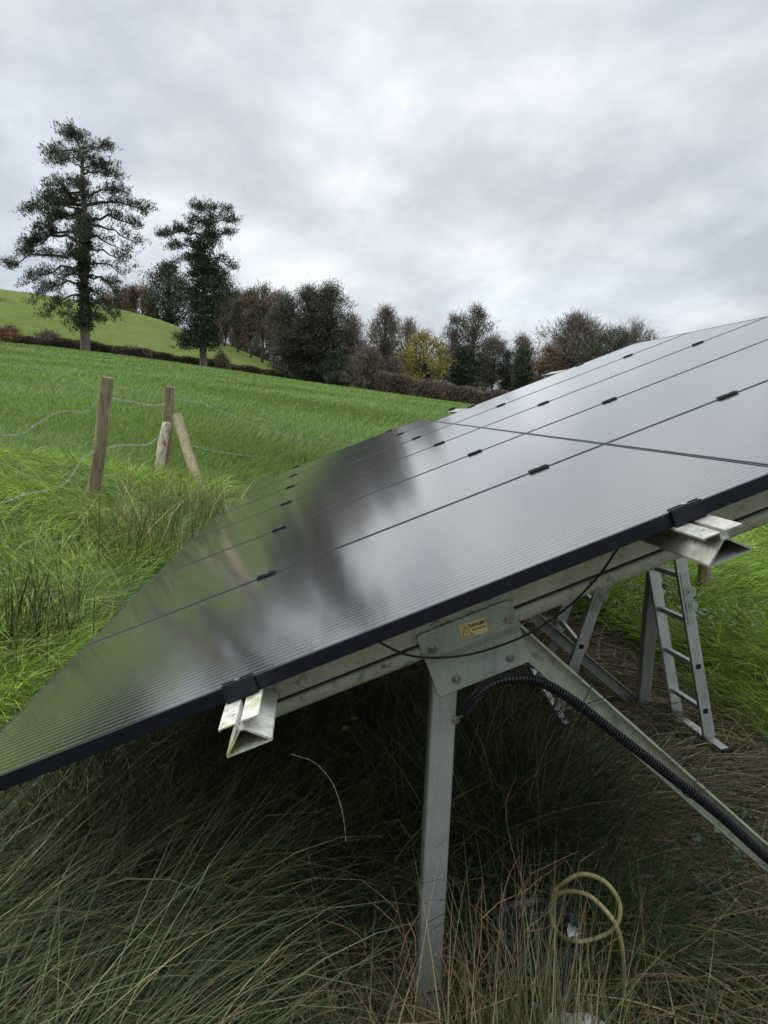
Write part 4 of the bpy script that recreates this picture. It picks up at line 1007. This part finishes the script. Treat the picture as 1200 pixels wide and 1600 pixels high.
PINEC = [(.042, .052, .030), (.060, .072, .040), (.085, .095, .055), (.026, .032, .022)]
def pine(label, Y, bx_, by_, scale, trunk, limbs, r0, ivy=None, extra=None):
    """trunk / limbs given as (dx, dz) metres relative to the foot"""
    foot = atY(bx_, by_, Y); foot[2] = gz1(foot[0], foot[1]) if Y < 90 else foot[2]
    root = empty('pine_tree', foot)
    T = spline([(foot[0] + a, foot[1] + random.gauss(0, .1), foot[2] + b) for a, b in trunk], 30); T[0, 2] -= .5
    sk = Skel(); rad = r0 * (1 - (np.linspace(0, 1, 30)) ** 1.1 * .9); sk.tube(T, rad, None, 9); sk.build('trunk', MPBARK, root)
    br_ = Skel(); CC = []; DD = []
    def on_trunk(z):
        i = np.interp(z, T[:, 2] - foot[2], np.arange(30)); return np.array([np.interp(i, np.arange(30), T[:, k]) for k in range(3)])
    def limb(z_at, az, L, rise, dens=1.0, sag=None):
        a = on_trunk(z_at); b = a + np.array([math.cos(az) * L, math.sin(az) * L, rise]); sag = (.10 * L if sag is None else sag) + (.06 * L if z_at < 9 else 0)
        P = bez(a, b, sag, 8, .03 * L); br_.tube(P, max(.02, .032 * L), .012, 5)
        K = max(4, int(L * 3.6 * dens))
        for _ in range(K):
            t = random.uniform(.30, 1.0) ** .8; i = t * 7; i0 = min(int(i), 6); p = P[i0] * (1 - (i - i0)) + P[i0 + 1] * (i - i0)
            l2 = random.uniform(.35, .8) * (.45 + .20 * L * (1.15 - t)) ; a2 = az + random.choice((-1, 1)) * random.uniform(.3, 1.25); q = p + np.array([math.cos(a2) * l2, math.sin(a2) * l2, random.uniform(.0, .45) * l2 + .08])
            Q = bez(p, q, -.05 * l2, 4, .02); br_.tube(Q, .016, .006, 3)
            for __ in range(7):
                s_ = random.uniform(.25, 1.15); c_ = p + (q - p) * s_ + np.array([random.gauss(0, .34), random.gauss(0, .34), random.gauss(.0, .19)]); CC.append(c_)
                d_ = (q - p) / (np.linalg.norm(q - p) + 1e-9) + np.array([0, 0, .5]); DD.append(d_)
    for (z_at, tx, tz, dn) in limbs:
        base = on_trunk(z_at); L = abs(foot[0] + tx - base[0]); rise = foot[2] + tz - base[2]
        az = (0 if foot[0] + tx > base[0] else math.pi) + random.uniform(-.35, .35); L = L / abs(math.cos(az))
        limb(z_at, az, L, rise, dn)
        for _ in range(1): limb(z_at + random.uniform(-.5, .5), random.choice((1, -1)) * math.pi / 2 + random.uniform(-.8, .8), L * random.uniform(.6, .95), rise * random.uniform(.6, 1) + random.uniform(-.2, .3), dn * .8)
    br_.build('branches', MBARK, root)
    B = Bag(); B.add(*needles_on(np.array(CC), np.array(DD), 10, .27, PINEC, (3, 4, 2, 2)))
    B.build('crown', MNEEDLE, root)
    if ivy:
        z0, z1, rr_, dens = ivy; n_ = int((z1 - z0) * dens); C_ = []
        for _ in range(n_):
            z = random.uniform(z0, z1); p = on_trunk(z); a = random.uniform(0, 6.283); r_ = rr_ * random.uniform(.2, 1) * (1 - .35 * ((z - z0) / (z1 - z0))) ; C_.append(p + np.array([math.cos(a) * r_, math.sin(a) * r_, 0]))
        B = Bag(); B.add(*leaves(np.array(C_), .42, 22, .22, [(.022, .04, .02), (.035, .058, .025), (.055, .08, .035)], (3, 3, 1))); B.build('ivy', MLEAF, root)
    tag(root, label, 'pine tree', 'pine trees on the field edge')
k = .0196
def lz(y, x, x0, y0): return ((x - x0) * k, (y0 - y) * k)
L1 = []
for (ya, tx, ty, dn) in ((110, 262, 85, 1.3), (115, 350, 90, 1.3), (95, 300, 62, 1.5), (150, 180, 160, 1.3), (165, 490, 128, 1.3), (190, 215, 205, 1.2), (225, 480, 205, 1.1), (250, 545, 268, .9), (265, 240, 290, .8),
                         (320, 165, 355, 1.3), (330, 560, 330, 1.1), (345, 200, 420, 1.4), (370, 70, 410, 1.4), (375, 655, 405, 1.2), (400, 120, 470, 1.5), (430, 630, 475, 1.1), (450, 600, 520, .7), (480, 90, 540, 1.3), (500, 560, 560, .6), (530, 50, 580, 1.3), (560, 580, 625, .5),
                         (600, 15, 650, 1.2), (610, 560, 680, .5), (640, 100, 720, 1.0), (660, 520, 740, .7), (690, 110, 790, 1.1), (710, 470, 800, 1.2), (740, 160, 850, 1.2), (760, 500, 845, 1.4), (790, 280, 900, 1.0), (800, 430, 880, 1.2), (240, 420, 190, 1.3), (300, 330, 310, 1.6), (360, 270, 350, 1.6), (640, 300, 660, .7), (440, 230, 440, 1.3)):
    tx_, tz_ = lz(ty, tx, 355, 985); tx_ *= .90; L1.append(((985 - ya) * k, tx_, tz_, dn))
pine('tall broad Scots pine on the field edge at far left with bare reddish trunk foot', 68, 133, 549, 1, [(0, 0), (0, 3), (.0, 6), (.1, 11), (.0, 14), (-.2, 16.3), (-.9, 18.0)], L1, .42, (1.8, 10.5, .62, 34))
k = .0230
L2 = []
for (ya, tx, ty, dn) in ((400, 795, 365, 1.6), (395, 960, 362, 1.6), (380, 880, 352, 1.9), (430, 985, 405, 1.5), (425, 770, 430, 1.6), (470, 960, 470, 1.4), (480, 650, 490, 1.7), (490, 730, 460, 1.8), (530, 700, 540, 1.5), (540, 900, 520, 1.3), (570, 975, 600, 1.3), (580, 730, 600, 1.0),
                         (600, 930, 640, 1.2), (640, 780, 650, 1.2), (660, 960, 720, 1.5), (700, 940, 770, 1.5), (720, 760, 760, 1.2), (450, 860, 440, 1.8), (620, 905, 660, 1.5), (860, 740, 930, 1.6), (880, 730, 965, 1.5), (860, 890, 930, 1.6), (900, 760, 975, 1.6), (780, 900, 820, 1.5)):
    tx_, tz_ = lz(ty, tx, 845, 1050); tx_ *= .92; L2.append(((1050 - ya) * k, tx_, tz_, dn))
pine('smaller dome topped pine with kinked ivy covered trunk, second from left', 80, 318, 576, 1, [(0, 0), (-.1, 3), (-.05, 6.5), (.0, 10), (-.5, 12.4), (.4, 14.2), (1.0, 15.7)], L2, .40, (2.0, 13.0, 2.0, 60))

def crown_tree(name, label, cat, px, Y, base_py, top_py, half_px, cols, wts, group, dens=1.0, leaf=.24, shape='round', bare=0.0, trunk_frac=.12, lumps=60, tip=None, ivy=0, aspect=.55, lean=0, clumpR=.8, seed=0, zbase=None, bark_=None, nleaf=26, tr_r=None):
    foot = atY(px, base_py, Y)
    if zbase == 'ground': foot[2] = gz1(foot[0], foot[1])
    top = atY(px, top_py, Y)[2]; H = top - foot[2]; Rm = half_px * Y / F * 1.02
    root = empty(name, foot); tz0 = H * trunk_frac
    sk = Skel(); T = bez(foot - np.array([0, 0, .6]), foot + np.array([lean * H, 0, H * (.82 if shape != 'cone' else .97)]), 0, 10, .012 * H)
    sk.tube(T, tr_r or (.018 * H + .04), .03, 7)
    C_ = []
    ph = rng.random(4) * 6.28
    def env(t, a):
        if shape == 'cone': r = (1 - t) ** .8 * (.35 + .65 * min(1, t * 8 + .3))
        elif shape == 'column': r = min(1, (t + .05) * 5) ** .5 * (1 - max(0, t - .75) / .25 * .75)
        elif shape == 'fan': r = math.sin(math.pi * min(1, (t + .06)) ** 1.25) ** .6 if t < .985 else .15
        else: r = max(0.05, math.sin(math.pi * (.06 + .92 * t) ** .8)) ** .55
        return r * (1 + .20 * math.sin(2 * a + ph[0] + 4 * t) + .16 * math.sin(3 * a + ph[1] - 7 * t) + .12 * math.sin(9 * t + ph[2]))
    for _ in range(lumps):
        t = random.random(); a = random.uniform(0, 6.283); r = env(t, a) * Rm * math.sqrt(random.uniform(.08, 1)) * 1.02
        C_.append(foot + np.array([lean * H * t + math.cos(a) * r, math.sin(a) * r, tz0 + (H - tz0) * t * .97]))
    C_ = np.array(C_)
    br_ = sk
    for c_ in C_:
        zz = foot[2] + max(tz0 * .6, (c_[2] - foot[2]) * random.uniform(.35, .8)); f_ = (zz - T[0, 2]) / (T[-1, 2] - T[0, 2]); i = min(max(f_, 0), .99) * 9; i0 = int(i); p = T[i0] * (1 - i + i0) + T[i0 + 1] * (i - i0)
        br_.tube(bez(p, c_, .06 * np.linalg.norm(c_ - p), 6, .03 * np.linalg.norm(c_ - p)), .006 * H * (.6 + .6 * (1 - f_)) + .012, .012, 4)
    sk.build('trunk', bark_ or MBARK, root)
    if bare > 0:      # fine twigs fanning out of each limb end
        n_ = int(bare * 1.6); K = len(C_); N = K * n_; ctr_ = foot + np.array([0, 0, H * .35]); d = np.repeat(C_ - ctr_, n_, 0); d /= np.linalg.norm(d, axis=1)[:, None]; d = d * .8 + rng.normal(0, .75, (N, 3)); d[:, 2] += .25; d /= np.linalg.norm(d, axis=1)[:, None]
        P0 = np.repeat(C_, n_, 0) + rng.normal(0, clumpR * .45, (N, 3)); Lt = rng.uniform(.5, 1.3, N) * clumpR; s = np.cross(d, rng.normal(size=(N, 3))); s /= np.linalg.norm(s, axis=1)[:, None]; wd_ = .00026 * Y
        mid = P0 + d * (Lt * .5)[:, None] + rng.normal(0, .06 * clumpR, (N, 3)); end = P0 + d * Lt[:, None] + rng.normal(0, .12 * clumpR, (N, 3))
        V = np.stack([P0 - s * wd_, P0 + s * wd_, mid + s * wd_ * .8, mid - s * wd_ * .8, end + s * wd_ * .4, end - s * wd_ * .4], 1).reshape(-1, 3)
        b = np.arange(N)[:, None] * 6; Fq = np.concatenate([b + np.array([[0, 1, 2, 3]]), b + np.array([[3, 2, 4, 5]])])
        mesh_obj('twigs', V, Fq, MTWIG, root)
    if dens > 0:
        B = Bag(); B.add(*leaves(C_, clumpR * rng.uniform(.7, 1.5, len(C_)), int(nleaf * dens * 2.3), leaf * .92, cols, wts, .8, aspect)); B.build('crown', MLEAF, root)
    if ivy:
        I_ = []
        for _ in range(int(ivy)):
            t = random.uniform(.03, .72); i = t * 9; i0 = int(i); p = T[i0] * (1 - i + i0) + T[i0 + 1] * (i - i0); I_.append(p + rng.normal(0, .35, 3) * np.array([1, 1, .5]))
        B = Bag(); B.add(*leaves(np.array(I_), .55, 30, .24, [(.02, .036, .018), (.03, .055, .024)], (1, 1))); B.build('ivy', MLEAF, root)
    tag(root, label, cat, group)
    return root
GW = 'trees beyond the field'
DG = [(.034, .048, .026), (.052, .072, .036), (.078, .096, .052)]; OLV = [(.10, .11, .045), (.14, .14, .065), (.07, .08, .04)]
AUT = [(.38, .17, .045), (.45, .23, .07), (.26, .12, .05)]; YEL = [(.46, .33, .05), (.34, .29, .06), (.17, .18, .05), (.52, .36, .07)]; RED = [(.21, .115, .075), (.26, .13, .07), (.14, .09, .065)]; BRN = [(.16, .115, .07), (.21, .155, .095), (.11, .08, .055)]
ct = crown_tree
# behind pine two
ct('conifer_tree', 'dark spreading conifer behind the left side of the second pine', 'conifer tree', 264, 152, 520, 413, 46, DG, (4, 3, 1), GW, 1.7, .36, 'fan', lumps=190, clumpR=1.6, trunk_frac=.06)
ct('conifer_tree', 'dark conifer close behind the right side of the second pine', 'conifer tree', 345, 140, 548, 425, 22, DG, (4, 3, 1), GW, 1.5, .34, 'round', lumps=90, clumpR=1.3, trunk_frac=.10)
# autumn trees over the hill crest
for i, (px, tp, hw, c_, lb) in enumerate(((172, 456, 12, AUT, 'small orange autumn tree just right of the tall pine on the hill crest'), (186, 462, 8, BRN, 'thin brown tree between two orange trees on the hill crest'), (200, 450, 9, AUT, 'taller orange autumn tree on the hill crest'),
        (210, 452, 6, DG, 'slim dark green spruce among the orange trees on the hill'), (222, 448, 11, AUT, 'orange autumn tree with bare top left of the dark conifer on the hill'), (234, 462, 9, AUT, 'rusty autumn tree against the dark conifer on the hill'), (85, 478, 14, RED, 'low reddish bush behind the tall pine on the hill'), (105, 470, 12, AUT, 'faint orange tree seen through the tall pine'), (152, 470, 12, BRN, 'brown tree seen behind the tall pine trunk'))):
    ct('autumn_tree' if c_ is not DG else 'spruce_tree', lb, 'tree', px, 156, 510, tp, hw, c_, (3, 3, 2) if c_ is not DG else (3, 3, 1), 'trees on the hill crest', .5, .42, 'cone' if c_ is DG else 'round', bare=10, lumps=34, clumpR=1.1)
ct('bush', 'orange brown bush on the hill at the left frame edge', 'bush', -4, 118, 512, 468, 15, AUT, (3, 2, 3), 'bushes on the hill', .8, .3, 'round', bare=8, lumps=40, clumpR=.9)
# larch-like row
for i, (px, bp, tp, hw, c_, lb, dn) in enumerate(((352, 545, 455, 13, BRN, 'thin brown tree at the left end of the wood row', .5), (372, 548, 452, 12, OLV, 'olive green slender tree in the wood row with bare trunk', .9), (392, 552, 456, 12, RED, 'russet slender tree in the wood row', .8), (410, 555, 450, 13, OLV, 'pale olive tree in the wood row', .9), (428, 560, 456, 12, RED, 'russet tree in the wood row beside the big evergreen', .8), (442, 566, 458, 12, OLV, 'olive tree touching the big evergreen', .9))):
    ct('woodland_tree', lb, 'tree', px, 122 - i * 2, bp + 8, tp, hw, c_, (3, 3, 2), 'slender trees of the wood row', dn, .32, 'column', bare=10, lumps=60, clumpR=.95, trunk_frac=.38, nleaf=22)
for i, (px, tp) in enumerate(((362, 470), (383, 466), (402, 470), (420, 468))):
    ct('woodland_tree', ['dim brown tree filling the left gap of the wood row', 'dim brown tree filling the second gap of the wood row', 'dim brown tree filling the third gap of the wood row', 'dim brown tree filling the right gap of the wood row'][i], 'tree', px, 134, 560, tp, 12, BRN, (3, 2, 3), 'slender trees of the wood row', .5, .34, 'column', bare=10, lumps=50, clumpR=1.0, trunk_frac=.3)
# big evergreen mass
for i, (px, bp, tp, hw, lb) in enumerate(((450, 592, 466, 24, 'dark evergreen forming the left shoulder of the big evergreen mass'), (482, 598, 446, 33, 'tall dark evergreen forming the left peak of the big evergreen mass'), (512, 602, 441, 30, 'tall dark evergreen forming the right peak of the big evergreen mass'))):
    ct('evergreen_tree', lb, 'evergreen', px, 90, bp, tp, hw, [(.042, .052, .032), (.065, .076, .046), (.098, .11, .066)], (4, 3, 1), 'big evergreens at the field corner', 1.7, .24, 'column', lumps=230, clumpR=.95, trunk_frac=.02, bare=5, aspect=.35)
# shrubs and bare trees to the right of it
ct('bare_tree', 'reddish bare tree right of the big evergreens', 'bare tree', 545, 98, 604, 500, 22, RED, (3, 2, 3), GW, .25, .2, 'round', bare=30, lumps=70, clumpR=.9, trunk_frac=.2)
ct('bush', 'dark green holly bush at the foot of the big evergreens', 'bush', 530, 86, 607, 545, 26, DG, (3, 3, 1), 'bushes along the hedge', 1.5, .2, 'round', lumps=80, clumpR=.6, trunk_frac=0)
ct('bush', 'russet bare bush between the holly bush and the hedge', 'bush', 575, 84, 608, 548, 30, RED, (3, 2, 3), 'bushes along the hedge', .5, .16, 'round', bare=30, lumps=90, clumpR=.7, trunk_frac=0)
ct('bush', 'low brown bush at the left end of the hedge', 'bush', 610, 84, 610, 562, 18, BRN, (3, 2, 3), 'bushes along the hedge', .5, .16, 'round', bare=26, lumps=50, clumpR=.6, trunk_frac=0)
ct('ivy_clad_tree', 'bare topped tree with dark ivy left of the yellow tree', 'tree', 598, 100, 606, 487, 28, OLV, (3, 2, 2), GW, .35, .22, 'fan', bare=26, lumps=80, clumpR=1.0, trunk_frac=.2, ivy=60)
ct('autumn_tree', 'bright yellow autumn tree above the hedge', 'tree', 664, 96, 606, 520, 40, YEL, (3, 4, 3, 2), GW, 1.1, .24, 'round', bare=6, lumps=120, clumpR=.9, trunk_frac=.05)
ct('bare_tree', 'fine yellowish bare tree left behind the yellow tree', 'bare tree', 634, 104, 606, 503, 20, [(.30, .24, .10), (.2, .17, .08)], (1, 1), GW, .22, .2, 'fan', bare=26, lumps=60, clumpR=.9, trunk_frac=.15)
ct('conifer_tree', 'dark conifer between the yellow tree and the tall sparse tree', 'conifer tree', 718, 100, 606, 540, 20, DG, (4, 3, 1), GW, 1.6, .24, 'cone', lumps=90, clumpR=.8, trunk_frac=.02)
ct('woodland_tree', 'tall sparse grey green tree with pointed twin tops above the hedge', 'tree', 735, 102, 606, 481, 26, [(.06, .075, .04), (.09, .10, .055), (.04, .055, .03)], (3, 2, 3), GW, .75, .24, 'column', bare=16, lumps=110, clumpR=.85, trunk_frac=.12)
ct('woodland_tree', 'sparse grey green tree with rounded top left of the tallest one', 'tree', 706, 104, 606, 490, 17, [(.06, .075, .04), (.09, .10, .055), (.04, .055, .03)], (3, 2, 3), GW, .7, .24, 'column', bare=16, lumps=70, clumpR=.85, trunk_frac=.12)
ct('bare_tree', 'delicate bare tree right of the tall sparse tree', 'bare tree', 768, 106, 606, 530, 26, BRN, (1, 1, 1), GW, 0.06, .2, 'fan', bare=34, lumps=70, clumpR=1.0, trunk_frac=.15)
ct('ivy_clad_tree', 'slim ivy clad trunk left of the dark ivy column', 'tree', 790, 100, 608, 548, 9, DG, (3, 2, 1), GW, 1.3, .22, 'column', lumps=40, clumpR=.6, trunk_frac=.05)
ct('ivy_clad_tree', 'thick dark ivy covered column shaped tree above the hedge end', 'tree', 815, 96, 608, 543, 14, DG, (3, 2, 1), GW, 1.8, .2, 'column', lumps=70, clumpR=.65, trunk_frac=.04)
ct('bare_tree', 'bare twiggy tree behind the ivy column', 'bare tree', 812, 110, 606, 530, 26, BRN, (1, 1, 1), GW, .05, .2, 'fan', bare=30, lumps=60, clumpR=1.0, trunk_frac=.15)
ct('autumn_tree', 'orange brown autumn bush beside the ivy column', 'tree', 856, 98, 606, 544, 27, AUT, (3, 3, 3), GW, .8, .2, 'round', bare=16, lumps=80, clumpR=.8, trunk_frac=.03)
ct('bare_tree', 'large spreading bare tree with some ivy left of the dark domed tree', 'bare tree', 893, 100, 610, 499, 44, BRN, (1, 1, 1), GW, .10, .22, 'fan', bare=44, lumps=130, clumpR=1.1, trunk_frac=.18, ivy=50, tr_r=.3)
ct('evergreen_tree', 'dark olive domed tree just above the upper panel edge', 'evergreen', 955, 88, 625, 514, 56, [(.035, .045, .02), (.05, .062, .028), (.07, .075, .035)], (4, 3, 1), GW, 1.7, .2, 'round', bare=6, lumps=230, clumpR=.85, trunk_frac=.0, aspect=.4)
ct('bare_tree', 'bare twigs poking out right of the dark domed tree', 'bare tree', 985, 92, 625, 509, 30, BRN, (1, 1, 1), GW, .0, .2, 'fan', bare=26, lumps=50, clumpR=1.0, trunk_frac=.2)
for i, (px, tp, Y_) in enumerate(((1090, 560, 100), (1180, 560, 104), (1270, 555, 108), (-70, 452, 90), (-150, 430, 88))):
    ct('woodland_tree', ['brown tree out of sight behind the panels', 'olive tree out of sight behind the panels', 'far olive tree beyond the right frame edge', 'olive tree beyond the left frame edge', 'russet tree beyond the left frame edge'][i], 'tree', px, Y_, 620 if px > 0 else 535, tp, 34, (BRN, OLV, OLV, OLV, RED)[i], (3, 2, 2), GW, .9, .26, 'round', bare=12, lumps=80, clumpR=1.0)

# ------------------------------------------------------------------ hedges
def hedge(label, pts, h, wd, cols, wts, n, twig=.5, leafsz=.22):
    """pts: (px, py_base, Y)"""
    G = np.array([atY(*p) for p in pts]); s = np.r_[0, np.cumsum(np.linalg.norm(np.diff(G[:, :2], axis=0), axis=1))]
    c0 = G[len(G) // 2]; root = empty('hedge', c0)
    t = rng.random(n) * s[-1]; x = np.interp(t, s, G[:, 0]); y = np.interp(t, s, G[:, 1]); z = np.interp(t, s, G[:, 2])
    hh = h * (1 + .07 * np.sin(t * .9) + .06 * np.sin(t * 2.3 + 1)); v = rng.random(n) ** .8
    a = rng.random(n) * 6.283; r = wd * .5 * np.sqrt(rng.random(n)) * (1 - .25 * v ** 4)
    P = np.stack([x + np.cos(a) * r * .6, y + np.sin(a) * r, z + v * hh - .15], 1)
    d = rng.normal(size=(n, 3)); d[:, 2] += 1.1; d /= np.linalg.norm(d, axis=1)[:, None]; sd_ = np.cross(d, rng.normal(size=(n, 3))); sd_ /= np.linalg.norm(sd_, axis=1)[:, None]
    istw = rng.random(n) < twig; Lf = np.where(istw, rng.uniform(.25, .6, n), leafsz * rng.uniform(.6, 1.3, n)); wf = np.where(istw, .06, Lf * .5)
    e_ = d * Lf[:, None] * .5; s_ = sd_ * wf[:, None] * .5
    V = np.stack([P - e_, P + s_, P + e_, P - s_], 1).reshape(-1, 3); C_ = np.repeat(pal(n, cols, wts, .35) * (.8 + .35 * (np.sin(t * 1.7) * .5 + .5))[:, None], 4, 0)
    mesh_obj('foliage', V, np.arange(n * 4).reshape(n, 4), MLEAF, root, col=C_)
    st_ = Skel(); k_ = int(s[-1] * 3)
    for i in range(k_):
        tt = s[-1] * i / k_ + random.uniform(-.1, .1); p = np.array([np.interp(tt, s, G[:, j]) for j in range(3)]); p[2] -= .3
        st_.tube(bez(p, p + np.array([random.gauss(0, .25), random.gauss(0, .25), h * .9]), 0, 5, .06), .035, .01, 4)
    st_.build('stems', MTWIG, root)
    tag(root, label, 'hedge', 'field hedges')
hedge('low dark brown hedge running along the field edge below the green hill', [(-160, 532, 72), (0, 541, 72), (133, 551, 73), (230, 564, 78), (318, 577, 83), (380, 586, 87), (440, 597, 90)], 1.15, 2.2, [(.055, .038, .026), (.085, .06, .038), (.05, .055, .025), (.13, .08, .035), (.20, .15, .10)], (5, 4, 3, 1.2, .7), 42000, .5)
hedge('tall clipped brown hedge running behind the array below the yellow tree', [(590, 609, 82), (640, 618, 80), (700, 631, 76), (770, 640, 75), (860, 650, 75), (1000, 655, 78), (1150, 660, 80)], 2.05, 2.0, [(.14, .095, .068), (.19, .14, .10), (.10, .078, .055), (.14, .13, .07)], (5, 4, 3, 1.5), 60000, .6)
for i, (px, py, lb) in enumerate(((10, 536, 'brown bramble tangle at the hedge left end'), (75, 546, 'reddish bramble mound left of the tall pine foot'), (205, 561, 'straw and brown bramble mound between the two pines'), (345, 582, 'pale twiggy sapling right of the second pine foot'))):
    ct('bramble', lb, 'bramble', px, 71 + i * 4, py, py - (22, 24, 14, 26)[i], (26, 24, 30, 12)[i], (AUT, BRN, BRN, BRN)[i], (2, 2, 3), 'brambles along the hedge', .8, .16, 'round', bare=14, lumps=60, clumpR=.45, trunk_frac=0)

for i, (px, Y_, bp, tp, hw, c_) in enumerate(((470, 108, 600, 540, 26, BRN), (505, 112, 604, 540, 30, RED), (560, 110, 608, 535, 30, RED), (598, 112, 608, 545, 28, OLV), (640, 112, 610, 552, 26, BRN), (695, 114, 612, 556, 26, DG), (745, 116, 614, 566, 28, OLV), (800, 116, 616, 574, 24, BRN), (845, 114, 618, 566, 26, RED), (905, 108, 622, 560, 34, DG), (330, 128, 560, 500, 26, BRN), (375, 130, 564, 512, 26, RED), (415, 128, 572, 514, 26, OLV))):
    ct('undergrowth_bush', 'low tangled bush filling the gap ' + ['behind the big evergreens', 'behind the right evergreen', 'behind the reddish bare tree', 'behind the ivy topped tree', 'left of the yellow tree foot', 'behind the dark conifer', 'under the delicate bare tree', 'behind the ivy columns', 'behind the orange bush', 'behind the large bare tree', 'right of the second pine', 'under the wood row middle', 'under the wood row right end'][i], 'bush', px, Y_, bp, tp, hw, c_, (3, 2, 3), 'undergrowth behind the hedges', .9, .24, 'round', bare=12, lumps=90, clumpR=1.0, trunk_frac=0)

for i, (px, Y_, bp, tp, hw) in enumerate(((-175, 60, 545, 330, 60), (-290, 58, 545, 300, 62), (-420, 56, 550, 320, 70), (-560, 55, 555, 310, 70), (-720, 52, 560, 330, 80), (-880, 50, 565, 320, 80))):
    ct('evergreen_tree', 'dark evergreen of the shelter belt beyond the left frame edge, ' + ['first', 'second', 'third', 'fourth', 'fifth', 'sixth'][i] + ' leftward', 'evergreen', px, Y_, bp, tp, hw, DG, (4, 3, 1), 'shelter belt beyond the left frame edge', 1.6, .4, 'column', lumps=110, clumpR=1.5, trunk_frac=.02, zbase='ground')
